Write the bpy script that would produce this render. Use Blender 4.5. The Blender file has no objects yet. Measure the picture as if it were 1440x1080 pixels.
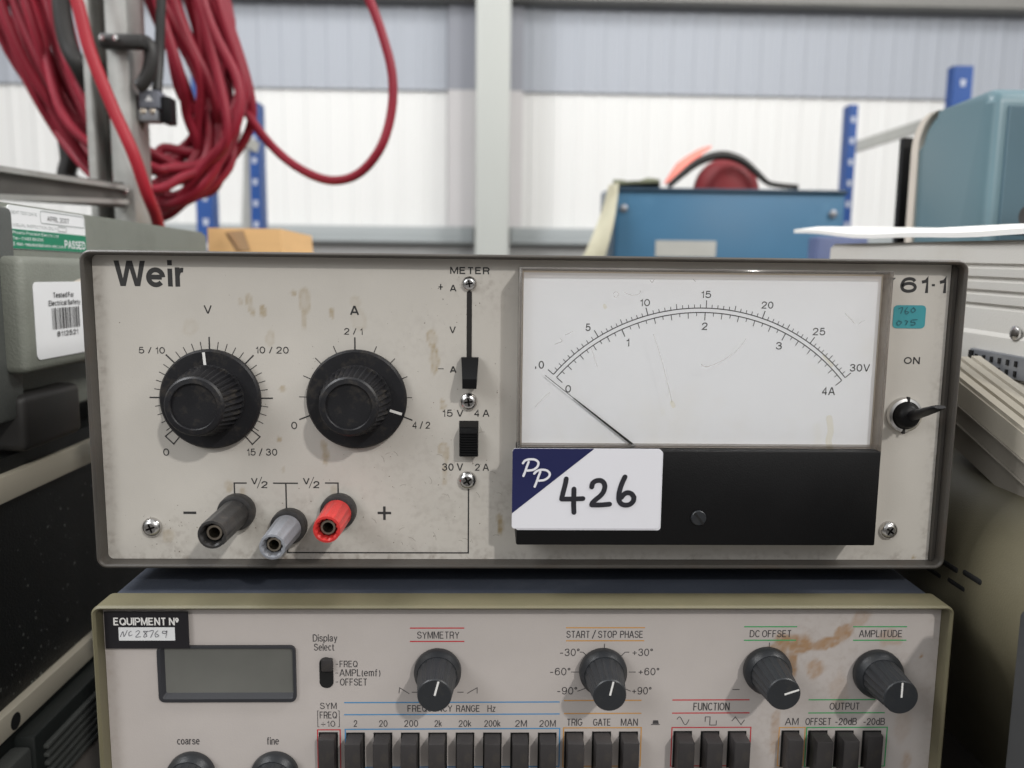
import bpy, bmesh, math, random
from mathutils import Vector, Matrix, noise
random.seed(7)
scene = bpy.context.scene
COL = scene.collection
PI = math.pi

# ------------------------------------------------------------------ camera
FPX = 1140.0                      # focal length in pixels of a 1440 px wide picture
CAM = Vector((0, 0, 1.3))
PITCH, YAW, ROLL = math.radians(7.568), math.radians(1.604), math.radians(-0.645)
cp, sp, cy, sy = math.cos(PITCH), math.sin(PITCH), math.cos(YAW), math.sin(YAW)
FWD = Vector((sy * cp, cy * cp, -sp))
_r = Vector((cy, -sy, 0))
_d = FWD.cross(_r)
cr, sr = math.cos(ROLL), math.sin(ROLL)
RGT = cr * _r + sr * _d
DWN = -sr * _r + cr * _d
cd = bpy.data.cameras.new('camera')
cam = bpy.data.objects.new('camera', cd)
COL.objects.link(cam)
M = Matrix((RGT, -DWN, -FWD)).transposed().to_4x4()
M.translation = CAM
cam.matrix_world = M
cd.sensor_width = 36
cd.lens = 36 * FPX / 1440
cd.clip_start = 0.02
cd.clip_end = 100
cd.dof.use_dof = True
cd.dof.focus_distance = 0.322
cd.dof.aperture_fstop = 9.5
scene.camera = cam

# ------------------------------------------------------------------ world and lamps
world = bpy.data.worlds.new('World')
scene.world = world
world.use_nodes = True
nt = world.node_tree
nt.nodes.clear()
wo = nt.nodes.new('ShaderNodeOutputWorld')
wb = nt.nodes.new('ShaderNodeBackground')
tc = nt.nodes.new('ShaderNodeTexCoord')
sx = nt.nodes.new('ShaderNodeSeparateXYZ')
mr = nt.nodes.new('ShaderNodeMapRange')
rp = nt.nodes.new('ShaderNodeValToRGB')
nt.links.new(tc.outputs['Generated'], sx.inputs[0])
nt.links.new(sx.outputs['Z'], mr.inputs[0])
mr.inputs[1].default_value = -1
mr.inputs[2].default_value = 1
nt.links.new(mr.outputs[0], rp.inputs[0])
els = rp.color_ramp.elements
els[0].position, els[0].color = 0.0, (0.05, 0.045, 0.04, 1)
els[1].position, els[1].color = 1.0, (1.0, 1.0, 1.0, 1)
for p, c in ((0.40, (0.13, 0.12, 0.11)), (0.5, (0.30, 0.29, 0.28)), (0.66, (0.80, 0.80, 0.80))):
    e = els.new(p)
    e.color = (*c, 1)
wn = nt.nodes.new('ShaderNodeTexNoise')
wn.inputs['Scale'].default_value = 1.7
wn.inputs['Detail'].default_value = 3
nt.links.new(tc.outputs['Generated'], wn.inputs['Vector'])
wm = nt.nodes.new('ShaderNodeMapRange')
wm.inputs[1].default_value = 0.3
wm.inputs[2].default_value = 0.7
wm.inputs[3].default_value = 0.45
wm.inputs[4].default_value = 1.55
nt.links.new(wn.outputs['Fac'], wm.inputs[0])
wx = nt.nodes.new('ShaderNodeVectorMath')
wx.operation = 'SCALE'
nt.links.new(rp.outputs[0], wx.inputs[0])
nt.links.new(wm.outputs[0], wx.inputs['Scale'])
nt.links.new(wx.outputs[0], wb.inputs[0])
wb.inputs[1].default_value = 0.74
nt.links.new(wb.outputs[0], wo.inputs[0])


def area(name, loc, target, sx_, sy_, power, col=(1, 1, 1), shape='RECTANGLE'):
    l = bpy.data.lights.new(name, 'AREA')
    l.shape = shape
    l.size = sx_
    if shape in ('RECTANGLE', 'ELLIPSE'):
        l.size_y = sy_
    l.energy = power
    l.color = col
    o = bpy.data.objects.new(name, l)
    COL.objects.link(o)
    o.location = loc
    o.rotation_euler = (Vector(target) - Vector(loc)).to_track_quat('-Z', 'Y').to_euler()
    return o


PANEL_C = Vector((0.0, 0.32, 1.24))
KEYDIR = Vector((0.50, -1.0, 0.72)).normalized()
area('key_lamp', PANEL_C + KEYDIR * 4.2, PANEL_C, 0.16, 0.16, 62, (1.0, 0.97, 0.93), 'DISK')
area('second_lamp', (-0.95, -0.75, 1.95), PANEL_C, 0.6, 0.6, 5, (0.97, 0.99, 1.0), 'DISK')
area('right_lamp', (1.9, 0.15, 3.1), (-0.25, 0.45, 1.28), 0.8, 0.8, 55, (1.0, 0.98, 0.95))  # added fill, source unseen; lifts the right-facing sides on the left
area('left_lamp', (-1.7, 0.28, 3.2), (0.25, 0.45, 1.28), 1.0, 1.0, 70, (0.97, 0.98, 1.0))  # added soft fill, source unseen, for faces turned left and up
area('wall_lamp', (0.2, 1.75, 3.4), (0.2, 3.3, 1.55), 5.0, 0.5, 36, (1.0, 0.99, 0.97))  # added out-of-view light that brightens the rear wall

scene.view_settings.view_transform = 'Standard'
scene.view_settings.look = 'None'
scene.view_settings.exposure = 0
scene.view_settings.gamma = 1
scene.view_settings.use_curve_mapping = False


# ------------------------------------------------------------------ picture to world helpers
def ray(px, py):
    return FWD + RGT * ((px - 720) / FPX) + DWN * ((py - 540) / FPX)


def at(px, py, Y):
    d = ray(px, py)
    return CAM + d * (Y / d.y)


def atX(px, py, X):
    d = ray(px, py)
    return CAM + d * (X / d.x)


def atZ(px, py, Z):
    d = ray(px, py)
    return CAM + d * ((Z - CAM.z) / d.z)


# ------------------------------------------------------------------ materials
def mat(name, col, rough=0.5, metal=0.0, var=0.06, scale=40, bump=0.0, bscale=900, spec=0.4, coat=0.0,
        dirt=None, dscale=15, damt=0.5, stretch=None, rvar=0.1):
    m = bpy.data.materials.new(name)
    m.use_nodes = True
    n, l = m.node_tree.nodes, m.node_tree.links
    b = n['Principled BSDF']
    b.inputs['Roughness'].default_value = rough
    b.inputs['Metallic'].default_value = metal
    b.inputs['Specular IOR Level'].default_value = spec
    b.inputs['Coat Weight'].default_value = coat
    t = n.new('ShaderNodeTexCoord')
    src = t.outputs['Object']
    if stretch:
        mp = n.new('ShaderNodeMapping')
        mp.inputs['Scale'].default_value = stretch
        l.new(src, mp.inputs[0])
        src = mp.outputs[0]
    z = n.new('ShaderNodeTexNoise')
    z.inputs['Scale'].default_value = scale
    z.inputs['Detail'].default_value = 6
    l.new(src, z.inputs['Vector'])
    mx = n.new('ShaderNodeMix')
    mx.data_type = 'RGBA'
    mx.inputs['A'].default_value = (*[max(0, c * (1 - 2 * var)) for c in col], 1)
    mx.inputs['B'].default_value = (*[min(1, c * (1 + 2 * var)) for c in col], 1)
    l.new(z.outputs['Fac'], mx.inputs['Factor'])
    out = mx.outputs['Result']
    if dirt:
        z2 = n.new('ShaderNodeTexNoise')
        z2.inputs['Scale'].default_value = dscale
        z2.inputs['Detail'].default_value = 9
        z2.inputs['Roughness'].default_value = 0.7
        l.new(t.outputs['Object'], z2.inputs['Vector'])
        r = n.new('ShaderNodeMapRange')
        r.inputs[1].default_value = 0.52
        r.inputs[2].default_value = 0.72
        r.inputs[4].default_value = damt
        l.new(z2.outputs['Fac'], r.inputs[0])
        m2 = n.new('ShaderNodeMix')
        m2.data_type = 'RGBA'
        l.new(r.outputs[0], m2.inputs['Factor'])
        l.new(out, m2.inputs['A'])
        m2.inputs['B'].default_value = (*dirt, 1)
        out = m2.outputs['Result']
    l.new(out, b.inputs['Base Color'])
    if rvar:
        r2 = n.new('ShaderNodeMapRange')
        r2.inputs[3].default_value = max(0.02, rough - rvar)
        r2.inputs[4].default_value = min(1, rough + rvar)
        l.new(z.outputs['Fac'], r2.inputs[0])
        l.new(r2.outputs[0], b.inputs['Roughness'])
    if bump:
        z3 = n.new('ShaderNodeTexNoise')
        z3.inputs['Scale'].default_value = bscale
        z3.inputs['Detail'].default_value = 3
        l.new(src, z3.inputs['Vector'])
        bp = n.new('ShaderNodeBump')
        bp.inputs['Strength'].default_value = bump
        bp.inputs['Distance'].default_value = 0.001
        l.new(z3.outputs['Fac'], bp.inputs['Height'])
        l.new(bp.outputs[0], b.inputs['Normal'])
    return m


def stained(name, col, stain, rough=0.45, fine=(0.16, 0.12, 0.09)):
    """painted panel; attribute 'stain' (red: drips and rust, green: grime) mixes over the paint"""
    m = mat(name, col, rough, var=0.025, scale=60, bump=0.05, bscale=1500, spec=0.35)
    n, l = m.node_tree.nodes, m.node_tree.links
    b = n['Principled BSDF']
    src = b.inputs['Base Color'].links[0].from_socket
    a = n.new('ShaderNodeAttribute')
    a.attribute_name = 'stain'
    s = n.new('ShaderNodeSeparateColor')
    l.new(a.outputs['Color'], s.inputs[0])
    m1 = n.new('ShaderNodeMix')
    m1.data_type = 'RGBA'
    l.new(s.outputs[0], m1.inputs['Factor'])
    l.new(src, m1.inputs['A'])
    m1.inputs['B'].default_value = (*stain, 1)
    # fine specks of grime where green is high
    z = n.new('ShaderNodeTexNoise')
    z.inputs['Scale'].default_value = 420
    z.inputs['Detail'].default_value = 5
    t = n.new('ShaderNodeTexCoord')
    l.new(t.outputs['Object'], z.inputs['Vector'])
    r = n.new('ShaderNodeMapRange')
    r.inputs[1].default_value = 0.45
    r.inputs[2].default_value = 0.75
    l.new(z.outputs['Fac'], r.inputs[0])
    mu = n.new('ShaderNodeMath')
    mu.operation = 'MULTIPLY'
    l.new(r.outputs[0], mu.inputs[0])
    l.new(s.outputs[1], mu.inputs[1])
    m2 = n.new('ShaderNodeMix')
    m2.data_type = 'RGBA'
    l.new(mu.outputs[0], m2.inputs['Factor'])
    l.new(m1.outputs['Result'], m2.inputs['A'])
    m2.inputs['B'].default_value = (*fine, 1)
    l.new(m2.outputs['Result'], b.inputs['Base Color'])
    return m


def clear(name, tint=(0.97, 0.97, 0.96), refl=1.0, haze=0.0):
    """thin clear acrylic: see-through with a fresnel reflection and a little haze"""
    m = bpy.data.materials.new(name)
    m.use_nodes = True
    n, l = m.node_tree.nodes, m.node_tree.links
    n.clear()
    o = n.new('ShaderNodeOutputMaterial')
    tr = n.new('ShaderNodeBsdfTransparent')
    tr.inputs[0].default_value = (*tint, 1)
    gl = n.new('ShaderNodeBsdfGlossy')
    gl.inputs['Roughness'].default_value = 0.06
    fr = n.new('ShaderNodeFresnel')
    fr.inputs[0].default_value = 1.45
    mu = n.new('ShaderNodeMath')
    mu.operation = 'MULTIPLY'
    mu.inputs[1].default_value = refl
    l.new(fr.outputs[0], mu.inputs[0])
    df = n.new('ShaderNodeBsdfDiffuse')
    df.inputs[0].default_value = (0.75, 0.72, 0.68, 1)
    mh = n.new('ShaderNodeMixShader')
    z = n.new('ShaderNodeTexNoise')
    z.inputs['Scale'].default_value = 35
    z.inputs['Detail'].default_value = 8
    t = n.new('ShaderNodeTexCoord')
    l.new(t.outputs['Object'], z.inputs['Vector'])
    mz = n.new('ShaderNodeMath')
    mz.operation = 'MULTIPLY'
    mz.inputs[1].default_value = haze * 2
    l.new(z.outputs['Fac'], mz.inputs[0])
    l.new(mz.outputs[0], mh.inputs[0])
    l.new(tr.outputs[0], mh.inputs[1])
    l.new(df.outputs[0], mh.inputs[2])
    ms = n.new('ShaderNodeMixShader')
    l.new(mu.outputs[0], ms.inputs[0])
    l.new(mh.outputs[0], ms.inputs[1])
    l.new(gl.outputs[0], ms.inputs[2])
    l.new(ms.outputs[0], o.inputs[0])
    return m


MT = {}
MT['case'] = mat('brown_grey_case_paint', (0.066, 0.060, 0.053), 0.45, var=0.10, bump=0.12, bscale=1200, dirt=(0.07, 0.045, 0.03), dscale=60, damt=0.5)
MT['panel'] = stained('cream_panel_paint', (0.550, 0.522, 0.476), (0.36, 0.28, 0.165), 0.5)
MT['fgpanel'] = stained('pinkish_panel_paint', (0.50, 0.46, 0.435), (0.36, 0.225, 0.125), 0.45, (0.2, 0.12, 0.07))
MT['fgink'] = mat('grey_black_print', (0.060, 0.056, 0.058), 0.6, var=0.2, scale=400)
MT['ink'] = mat('black_print', (0.034, 0.033, 0.033), 0.6, var=0.1)
MT['dialink'] = mat('dial_print', (0.03, 0.03, 0.032), 0.7, var=0.05)
MT['white'] = mat('white_print', (0.75, 0.74, 0.72), 0.55, var=0.05)
MT['redline'] = mat('red_print', (0.52, 0.035, 0.045), 0.5)
MT['blueline'] = mat('blue_print', (0.06, 0.25, 0.50), 0.5)
MT['orangeline'] = mat('orange_print', (0.58, 0.30, 0.09), 0.5)
MT['greenline'] = mat('green_print', (0.05, 0.36, 0.12), 0.5)
MT['black'] = mat('black_plastic', (0.008, 0.008, 0.010), 0.50, var=0.15, scale=80, bump=0.06, bscale=1500, spec=0.35, dirt=(0.065, 0.055, 0.042), dscale=150, damt=0.55)
MT['blackmatte'] = mat('matte_black_plastic', (0.004, 0.004, 0.0045), 0.45, var=0.1, bump=0.1, bscale=2200, spec=0.22)
MT['rubberblack'] = mat('dusty_black_plastic', (0.028, 0.027, 0.027), 0.45, var=0.2, scale=150, bump=0.1, dirt=(0.10, 0.085, 0.07), dscale=200, damt=0.4)
MT['dark'] = mat('dark_void', (0.006, 0.006, 0.006), 0.8, var=0.1)
MT['knobgrey'] = mat('charcoal_knob_plastic', (0.019, 0.021, 0.024), 0.42, var=0.15, bump=0.08, bscale=1500, spec=0.4, dirt=(0.06, 0.055, 0.045), dscale=180, damt=0.35)
MT['button'] = mat('charcoal_button_plastic', (0.034, 0.031, 0.031), 0.5, var=0.12, bump=0.12, bscale=1800, dirt=(0.07, 0.06, 0.045), dscale=160, damt=0.5)
MT['chrome'] = mat('worn_chrome', (0.62, 0.61, 0.60), 0.24, metal=1.0, var=0.08, scale=300, rvar=0.08)
MT['brass'] = mat('dull_nickel', (0.45, 0.40, 0.33), 0.35, metal=1.0, var=0.15, scale=300)
MT['slot'] = mat('dark_recess', (0.015, 0.013, 0.012), 0.6)
MT['greyplug'] = mat('grey_plastic', (0.225, 0.235, 0.26), 0.38, var=0.08, scale=200, bump=0.1, dirt=(0.15, 0.14, 0.13), dscale=150, damt=0.4)
MT['redplug'] = mat('red_plastic', (0.50, 0.030, 0.028), 0.35, var=0.06, bump=0.08, dirt=(0.4, 0.05, 0.04), dscale=120, damt=0.5)
MT['clear'] = clear('clear_acrylic', (1.0, 1.0, 1.0), 0.6, 0.012)
MT['clearedge'] = clear('dusty_acrylic_edge', (0.80, 0.75, 0.70), 0.8, 0.16)
MT['dial'] = mat('white_dial_enamel', (0.935, 0.95, 0.975), 0.5, var=0.01, scale=20, dirt=(0.80, 0.77, 0.68), dscale=12, damt=0.35)
MT['scratch'] = clear('scratched_plastic', (0.72, 0.71, 0.70), 0.0, 0.25)
MT['drip'] = clear('dried_yellow_drip', (0.95, 0.92, 0.82), 0.0, 0.02)
MT['grime'] = mat('brown_grime', (0.17, 0.14, 0.11), 0.8, var=0.3, scale=300)
MT['paper'] = mat('white_label_paper', (0.72, 0.72, 0.76), 0.5, var=0.015, scale=25)
MT['navy'] = mat('navy_label_ink', (0.011, 0.014, 0.072), 0.45, var=0.05)
MT['marker'] = mat('marker_ink', (0.018, 0.018, 0.024), 0.5, var=0.2, scale=200)
MT['teal'] = mat('turquoise_tape', (0.055, 0.30, 0.34), 0.45, var=0.06, scale=80)
MT['tealink'] = mat('faded_pen_ink', (0.035, 0.14, 0.17), 0.6)
MT['bezel'] = mat('khaki_bezel_paint', (0.135, 0.122, 0.074), 0.5, var=0.06, scale=50, bump=0.08, bscale=1200, dirt=(0.16, 0.13, 0.08), dscale=50, damt=0.4)
MT['bezelin'] = mat('grey_green_bezel_paint', (0.22, 0.24, 0.20), 0.5, var=0.06, scale=50)
MT['navycover'] = mat('dark_blue_cover_paint', (0.046, 0.053, 0.070), 0.5, var=0.1, scale=30, bump=0.2, bscale=800, dirt=(0.09, 0.095, 0.11), dscale=30, damt=0.4)
MT['lcd'] = mat('dark_lcd', (0.135, 0.136, 0.124), 0.22, var=0.22, scale=22, spec=0.5)
MT['lcdframe'] = mat('lcd_frame_plastic', (0.032, 0.033, 0.038), 0.4, var=0.08)
MT['eqlabel'] = mat('black_tape_label', (0.013, 0.012, 0.015), 0.35, var=0.1)
MT['pen'] = mat('pencil_grey', (0.12, 0.12, 0.14), 0.7)
# surroundings
MT['olive'] = mat('grey_green_case_paint', (0.185, 0.195, 0.168), 0.5, var=0.06, scale=25, bump=0.25, bscale=900, dirt=(0.1, 0.1, 0.085), dscale=18, damt=0.4)
MT['olivedark'] = mat('dark_grey_green_paint', (0.07, 0.075, 0.07), 0.5, var=0.1, bump=0.2, bscale=900)
MT['label'] = mat('white_sticker', (0.74, 0.75, 0.76), 0.5, var=0.02)
MT['green'] = mat('green_sticker_ink', (0.012, 0.19, 0.10), 0.5, var=0.05)
MT['greytext'] = mat('grey_sticker_print', (0.22, 0.25, 0.24), 0.6)
MT['speck'] = mat('speckled_black_paint', (0.006, 0.007, 0.007), 0.5, var=0.3, scale=30, bump=0.2)
MT['fleck'] = mat('dust_flecks', (0.16, 0.17, 0.155), 0.8, var=0.4, scale=300)
MT['alu'] = mat('anodised_aluminium', (0.62, 0.57, 0.46), 0.45, metal=0.35, var=0.06, scale=60, stretch=(1, 0.05, 1))
MT['vent'] = mat('dark_green_black_plastic', (0.014, 0.017, 0.016), 0.55, var=0.15)
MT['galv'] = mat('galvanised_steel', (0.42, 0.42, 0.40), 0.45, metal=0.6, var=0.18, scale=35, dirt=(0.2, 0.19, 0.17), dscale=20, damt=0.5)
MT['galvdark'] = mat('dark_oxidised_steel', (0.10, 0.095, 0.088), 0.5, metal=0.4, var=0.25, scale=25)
MT['cable'] = mat('dark_red_cable_sheath', (0.25, 0.016, 0.032), 0.45, var=0.14, scale=14, spec=0.28)
MT['cablebright'] = mat('red_cable_sheath', (0.33, 0.016, 0.028), 0.45, var=0.1, scale=14, spec=0.28)
MT['blackrubber'] = mat('black_rubber', (0.022, 0.021, 0.02), 0.5, var=0.1)
MT['connector'] = mat('grey_connector_plastic', (0.15, 0.16, 0.19), 0.45, var=0.1)
MT['rack'] = mat('blue_rack_paint', (0.018, 0.070, 0.255), 0.42, var=0.1, scale=12, dirt=(0.03, 0.05, 0.12), dscale=9, damt=0.5)
MT['brace'] = mat('pale_grey_brace', (0.40, 0.40, 0.37), 0.5, var=0.06)
MT['hole'] = mat('punched_hole_light', (0.42, 0.45, 0.52), 0.6)
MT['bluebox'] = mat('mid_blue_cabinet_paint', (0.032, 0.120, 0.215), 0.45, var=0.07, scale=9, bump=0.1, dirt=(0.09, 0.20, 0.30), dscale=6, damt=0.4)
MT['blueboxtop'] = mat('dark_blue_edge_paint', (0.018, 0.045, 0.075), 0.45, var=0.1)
MT['redplastic'] = mat('deep_red_plastic', (0.17, 0.009, 0.013), 0.6, var=0.1)
MT['pinkcard'] = mat('salmon_card', (0.80, 0.22, 0.17), 0.6, var=0.08, scale=20)
MT['cloth'] = mat('olive_cloth', (0.15, 0.16, 0.105), 0.9, var=0.2, scale=40, bump=0.5, bscale=150)
MT['strap'] = mat('cream_strap', (0.55, 0.53, 0.40), 0.8, var=0.1, bump=0.3, bscale=300)
MT['greycloth'] = mat('grey_sacking', (0.22, 0.24, 0.26), 0.9, var=0.15)
MT['tealmetal'] = mat('blue_grey_hammer_paint', (0.098, 0.165, 0.19), 0.35, var=0.04, scale=10, spec=0.45)
MT['tealdark'] = mat('dark_blue_grey_hammer_paint', (0.060, 0.105, 0.130), 0.38, var=0.04, scale=10)  # darker copy of the blue grey, with the near face's shade in it
MT['creamtrim'] = mat('cream_trim', (0.58, 0.53, 0.46), 0.5, var=0.04)
MT['pages'] = mat('white_pages', (0.70, 0.69, 0.665), 0.6, var=0.06, stretch=(1, 1, 80))
MT['folder'] = mat('slate_blue_folder', (0.09, 0.115, 0.22), 0.5, var=0.08)
MT['beige'] = mat('beige_computer_plastic', (0.50, 0.485, 0.45), 0.5, var=0.03, scale=15, bump=0.12, bscale=1000, dirt=(0.42, 0.39, 0.34), dscale=14, damt=0.4)
MT['cream'] = mat('cream_ribbed_plastic', (0.52, 0.48, 0.40), 0.5, var=0.04, scale=15, bump=0.1)
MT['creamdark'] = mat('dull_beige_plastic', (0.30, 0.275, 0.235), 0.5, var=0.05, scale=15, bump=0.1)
MT['greymetal'] = mat('grey_connector_metal', (0.25, 0.26, 0.28), 0.4, metal=0.5, var=0.08)
MT['crt'] = mat('olive_brown_moulded_plastic', (0.122, 0.109, 0.070), 0.40, var=0.06, scale=30, bump=0.14, bscale=1300, spec=0.5)
MT['greypost'] = mat('pale_grey_plastic', (0.040, 0.041, 0.042), 0.5, var=0.06)
MT['card'] = mat('tan_cardboard', (0.74, 0.46, 0.21), 0.8, var=0.08, scale=12, stretch=(1, 1, 6))
MT['cardfold'] = mat('brown_torn_card', (0.42, 0.27, 0.15), 0.85, var=0.1)
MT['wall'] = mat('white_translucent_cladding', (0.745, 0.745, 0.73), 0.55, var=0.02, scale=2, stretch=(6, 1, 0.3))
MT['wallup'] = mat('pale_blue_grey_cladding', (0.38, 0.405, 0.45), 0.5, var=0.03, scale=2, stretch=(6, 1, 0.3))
MT['wallbase'] = mat('grey_wall_base', (0.36, 0.36, 0.355), 0.7, var=0.05, scale=3)
MT['rail'] = mat('pale_blue_grey_steel', (0.34, 0.365, 0.37), 0.5, var=0.03, scale=3)
MT['column'] = mat('pale_grey_painted_steel', (0.44, 0.455, 0.43), 0.5, var=0.02, scale=3)
MT['beam'] = mat('brown_grey_beam', (0.26, 0.255, 0.24), 0.6, var=0.08, scale=4)
MT['concrete'] = mat('concrete_floor', (0.26, 0.25, 0.24), 0.7, var=0.1, scale=4, bump=0.2, bscale=60)
MT['bench'] = mat('dark_bench_laminate', (0.10, 0.09, 0.08), 0.5, var=0.1, scale=12)
MT['ceramic'] = mat('dull_black_tray', (0.02, 0.02, 0.02), 0.6)


# ------------------------------------------------------------------ mesh building
class MB:
    def __init__(s):
        s.bm = bmesh.new()
        s.mi = 0

    def face(s, vs):
        try:
            f = s.bm.faces.new(vs)
            f.material_index = s.mi
            return f
        except ValueError:
            return None

    def poly(s, pts):
        return s.face([s.bm.verts.new(p) for p in pts])

    def box(s, x0, x1, y0, y1, z0, z1, bev=0.0, seg=2, rot=None, about=None):
        g = bmesh.ops.create_cube(s.bm, size=1)
        vs = g['verts']
        for v in vs:
            v.co = Vector((x0 + (v.co.x + .5) * (x1 - x0), y0 + (v.co.y + .5) * (y1 - y0), z0 + (v.co.z + .5) * (z1 - z0)))
        fs = set(f for v in vs for f in v.link_faces)
        for f in fs:
            f.material_index = s.mi
        if bev:
            es = list(set(e for v in vs for e in v.link_edges))
            r = bmesh.ops.bevel(s.bm, geom=es, offset=bev, segments=seg, profile=0.5, affect='EDGES', clamp_overlap=True)
            vs = list(set(vs) | set(r['verts']))
            vs = [v for v in vs if v.is_valid]
            for f in r['faces']:
                f.material_index = s.mi
        if rot is not None:
            c = Vector(about) if about is not None else Vector(((x0 + x1) / 2, (y0 + y1) / 2, (z0 + z1) / 2))
            for v in vs:
                v.co = c + rot @ (v.co - c)
        return vs

    def prism(s, poly, axis, a0, a1, caps=True):
        """poly: list of 2-D points; axis 'y' gives (x,z), 'x' gives (y,z), 'z' gives (x,y)"""
        def P(p, a):
            return {'y': (p[0], a, p[1]), 'x': (a, p[0], p[1]), 'z': (p[0], p[1], a)}[axis]
        A = [s.bm.verts.new(P(p, a0)) for p in poly]
        B = [s.bm.verts.new(P(p, a1)) for p in poly]
        n = len(poly)
        for i in range(n):
            s.face([A[i], A[(i + 1) % n], B[(i + 1) % n], B[i]])
        if caps:
            s.face(A[::-1])
            s.face(B)
        return A + B

    def loft(s, rings, closed=True, cap0=True, cap1=True):
        R = [[s.bm.verts.new(p) for p in r] for r in rings]
        n = len(R[0])
        for a, b in zip(R[:-1], R[1:]):
            for i in range(n if closed else n - 1):
                s.face([a[i], a[(i + 1) % n], b[(i + 1) % n], b[i]])
        if cap0:
            s.face(R[0][::-1])
        if cap1:
            s.face(R[-1])

    def lathe(s, c, prof, n=48, axis=(0, -1, 0), flute=None, cap0=True, cap1=True, ph=0.0):
        """prof: list of (radius, height along axis); flute: (count, depth, h0, h1, power)"""
        ax = Vector(axis).normalized()
        u = Vector((1, 0, 0)) if abs(ax.x) < .9 else Vector((0, 0, 1))
        u = (u - ax * u.dot(ax)).normalized()
        w = ax.cross(u)
        rings = []
        for r, h in prof:
            ring = []
            for i in range(n):
                a = 2 * PI * i / n + ph
                rr = r
                if flute and flute[2] <= h <= flute[3]:
                    k = 0.5 - 0.5 * math.cos(a * flute[0])
                    rr = r - flute[1] * k ** flute[4]
                ring.append(Vector(c) + ax * h + (u * math.cos(a) + w * math.sin(a)) * rr)
            rings.append(ring)
        s.loft(rings, True, cap0, cap1)

    def tube(s, pts, r, n=10, caps=True):
        pts = [Vector(p) for p in pts]
        T = []
        for i in range(len(pts)):
            a = pts[max(0, i - 1)]
            b = pts[min(len(pts) - 1, i + 1)]
            T.append((b - a).normalized())
        u = Vector((0, 0, 1)) if abs(T[0].z) < .9 else Vector((1, 0, 0))
        rings = []
        for i, p in enumerate(pts):
            u = (u - T[i] * u.dot(T[i])).normalized()
            w = T[i].cross(u)
            rr = r[i] if isinstance(r, (list, tuple)) else r
            rings.append([p + (u * math.cos(2 * PI * k / n) + w * math.sin(2 * PI * k / n)) * rr for k in range(n)])
        s.loft(rings, True, caps, caps)

    def ribbon(s, pts, w, frame=None, caps=True, lift=0.0):
        """flat mitred strip along pts (3-D points in a plane); frame = plane normal"""
        nrm = Vector(frame if frame is not None else (0, -1, 0)).normalized()
        pts = [Vector(p) + nrm * lift for p in pts]
        L, R = [], []
        m = len(pts)
        for i, p in enumerate(pts):
            d0 = (pts[i] - pts[i - 1]).normalized() if i else None
            d1 = (pts[i + 1] - pts[i]).normalized() if i < m - 1 else None
            d = ((d0 or d1) + (d1 or d0)).normalized()
            side = nrm.cross(d)
            k = 1.0
            if d0 and d1:
                k = min(2.0, 1 / max(.3, d.dot(d0)))
            L.append(s.bm.verts.new(p + side * (w / 2 * k)))
            R.append(s.bm.verts.new(p - side * (w / 2 * k)))
        for i in range(m - 1):
            s.face([R[i], R[i + 1], L[i + 1], L[i]])
        if caps:
            for (p, q, d) in ((L[0], R[0], (pts[0] - pts[1]).normalized()), (R[-1], L[-1], (pts[-1] - pts[-2]).normalized())):
                c = (p.co + q.co) / 2
                a = p.co - c
                fan = [p]
                for k in range(1, 6):
                    t = PI * k / 6
                    fan.append(s.bm.verts.new(c + a * math.cos(t) + d * (w / 2) * math.sin(t)))
                fan.append(q)
                s.face(fan[::-1])

    def sleeve(s, x0, x1, z0, z1, y0, y1, t, r, lip=0.0006, n=6):
        """open rounded-rectangle sleeve (rim) running from y0 to y1 with wall thickness t"""
        o = rrect(x0, x1, z0, z1, r, n)
        i_ = rrect(x0 + t, x1 - t, z0 + t, z1 - t, max(.0005, r - t), n)
        o2 = rrect(x0 + lip, x1 - lip, z0 + lip, z1 - lip, max(.0005, r - lip), n)
        i2 = rrect(x0 + t - lip, x1 - t + lip, z0 + t - lip, z1 - t + lip, max(.0005, r - t + lip), n)
        R = [[(p[0], y1, p[1]) for p in o], [(p[0], y0 + lip, p[1]) for p in o], [(p[0], y0, p[1]) for p in o2],
             [(p[0], y0, p[1]) for p in i2], [(p[0], y0 + lip, p[1]) for p in i_], [(p[0], y1, p[1]) for p in i_]]
        s.loft(R, True, False, False)


def rrect(x0, x1, z0, z1, r, n=5):
    pts = []
    for (cx, cz, a0) in ((x1 - r, z1 - r, 0), (x0 + r, z1 - r, 90), (x0 + r, z0 + r, 180), (x1 - r, z0 + r, 270)):
        for k in range(n + 1):
            a = math.radians(a0 + 90 * k / n)
            pts.append((cx + r * math.cos(a), cz + r * math.sin(a)))
    return pts


def catmull(pts, k=8, closed=False):
    pts = [Vector(p) for p in pts]
    n = len(pts)
    out = []
    for i in range(n if closed else n - 1):
        if closed:
            p0, p1, p2, p3 = pts[i - 1], pts[i], pts[(i + 1) % n], pts[(i + 2) % n]
        else:
            p0, p1, p2, p3 = pts[max(0, i - 1)], pts[i], pts[i + 1], pts[min(n - 1, i + 2)]
        for j in range(k):
            t = j / k
            out.append(0.5 * ((2 * p1) + (-p0 + p2) * t + (2 * p0 - 5 * p1 + 4 * p2 - p3) * t * t + (-p0 + 3 * p1 - 3 * p2 + p3) * t ** 3))
    if not closed:
        out.append(pts[-1])
    return out


def wpos(o):
    p = Vector((0, 0, 0))
    while o:
        p += o.location
        o = o.parent
    return p


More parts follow.
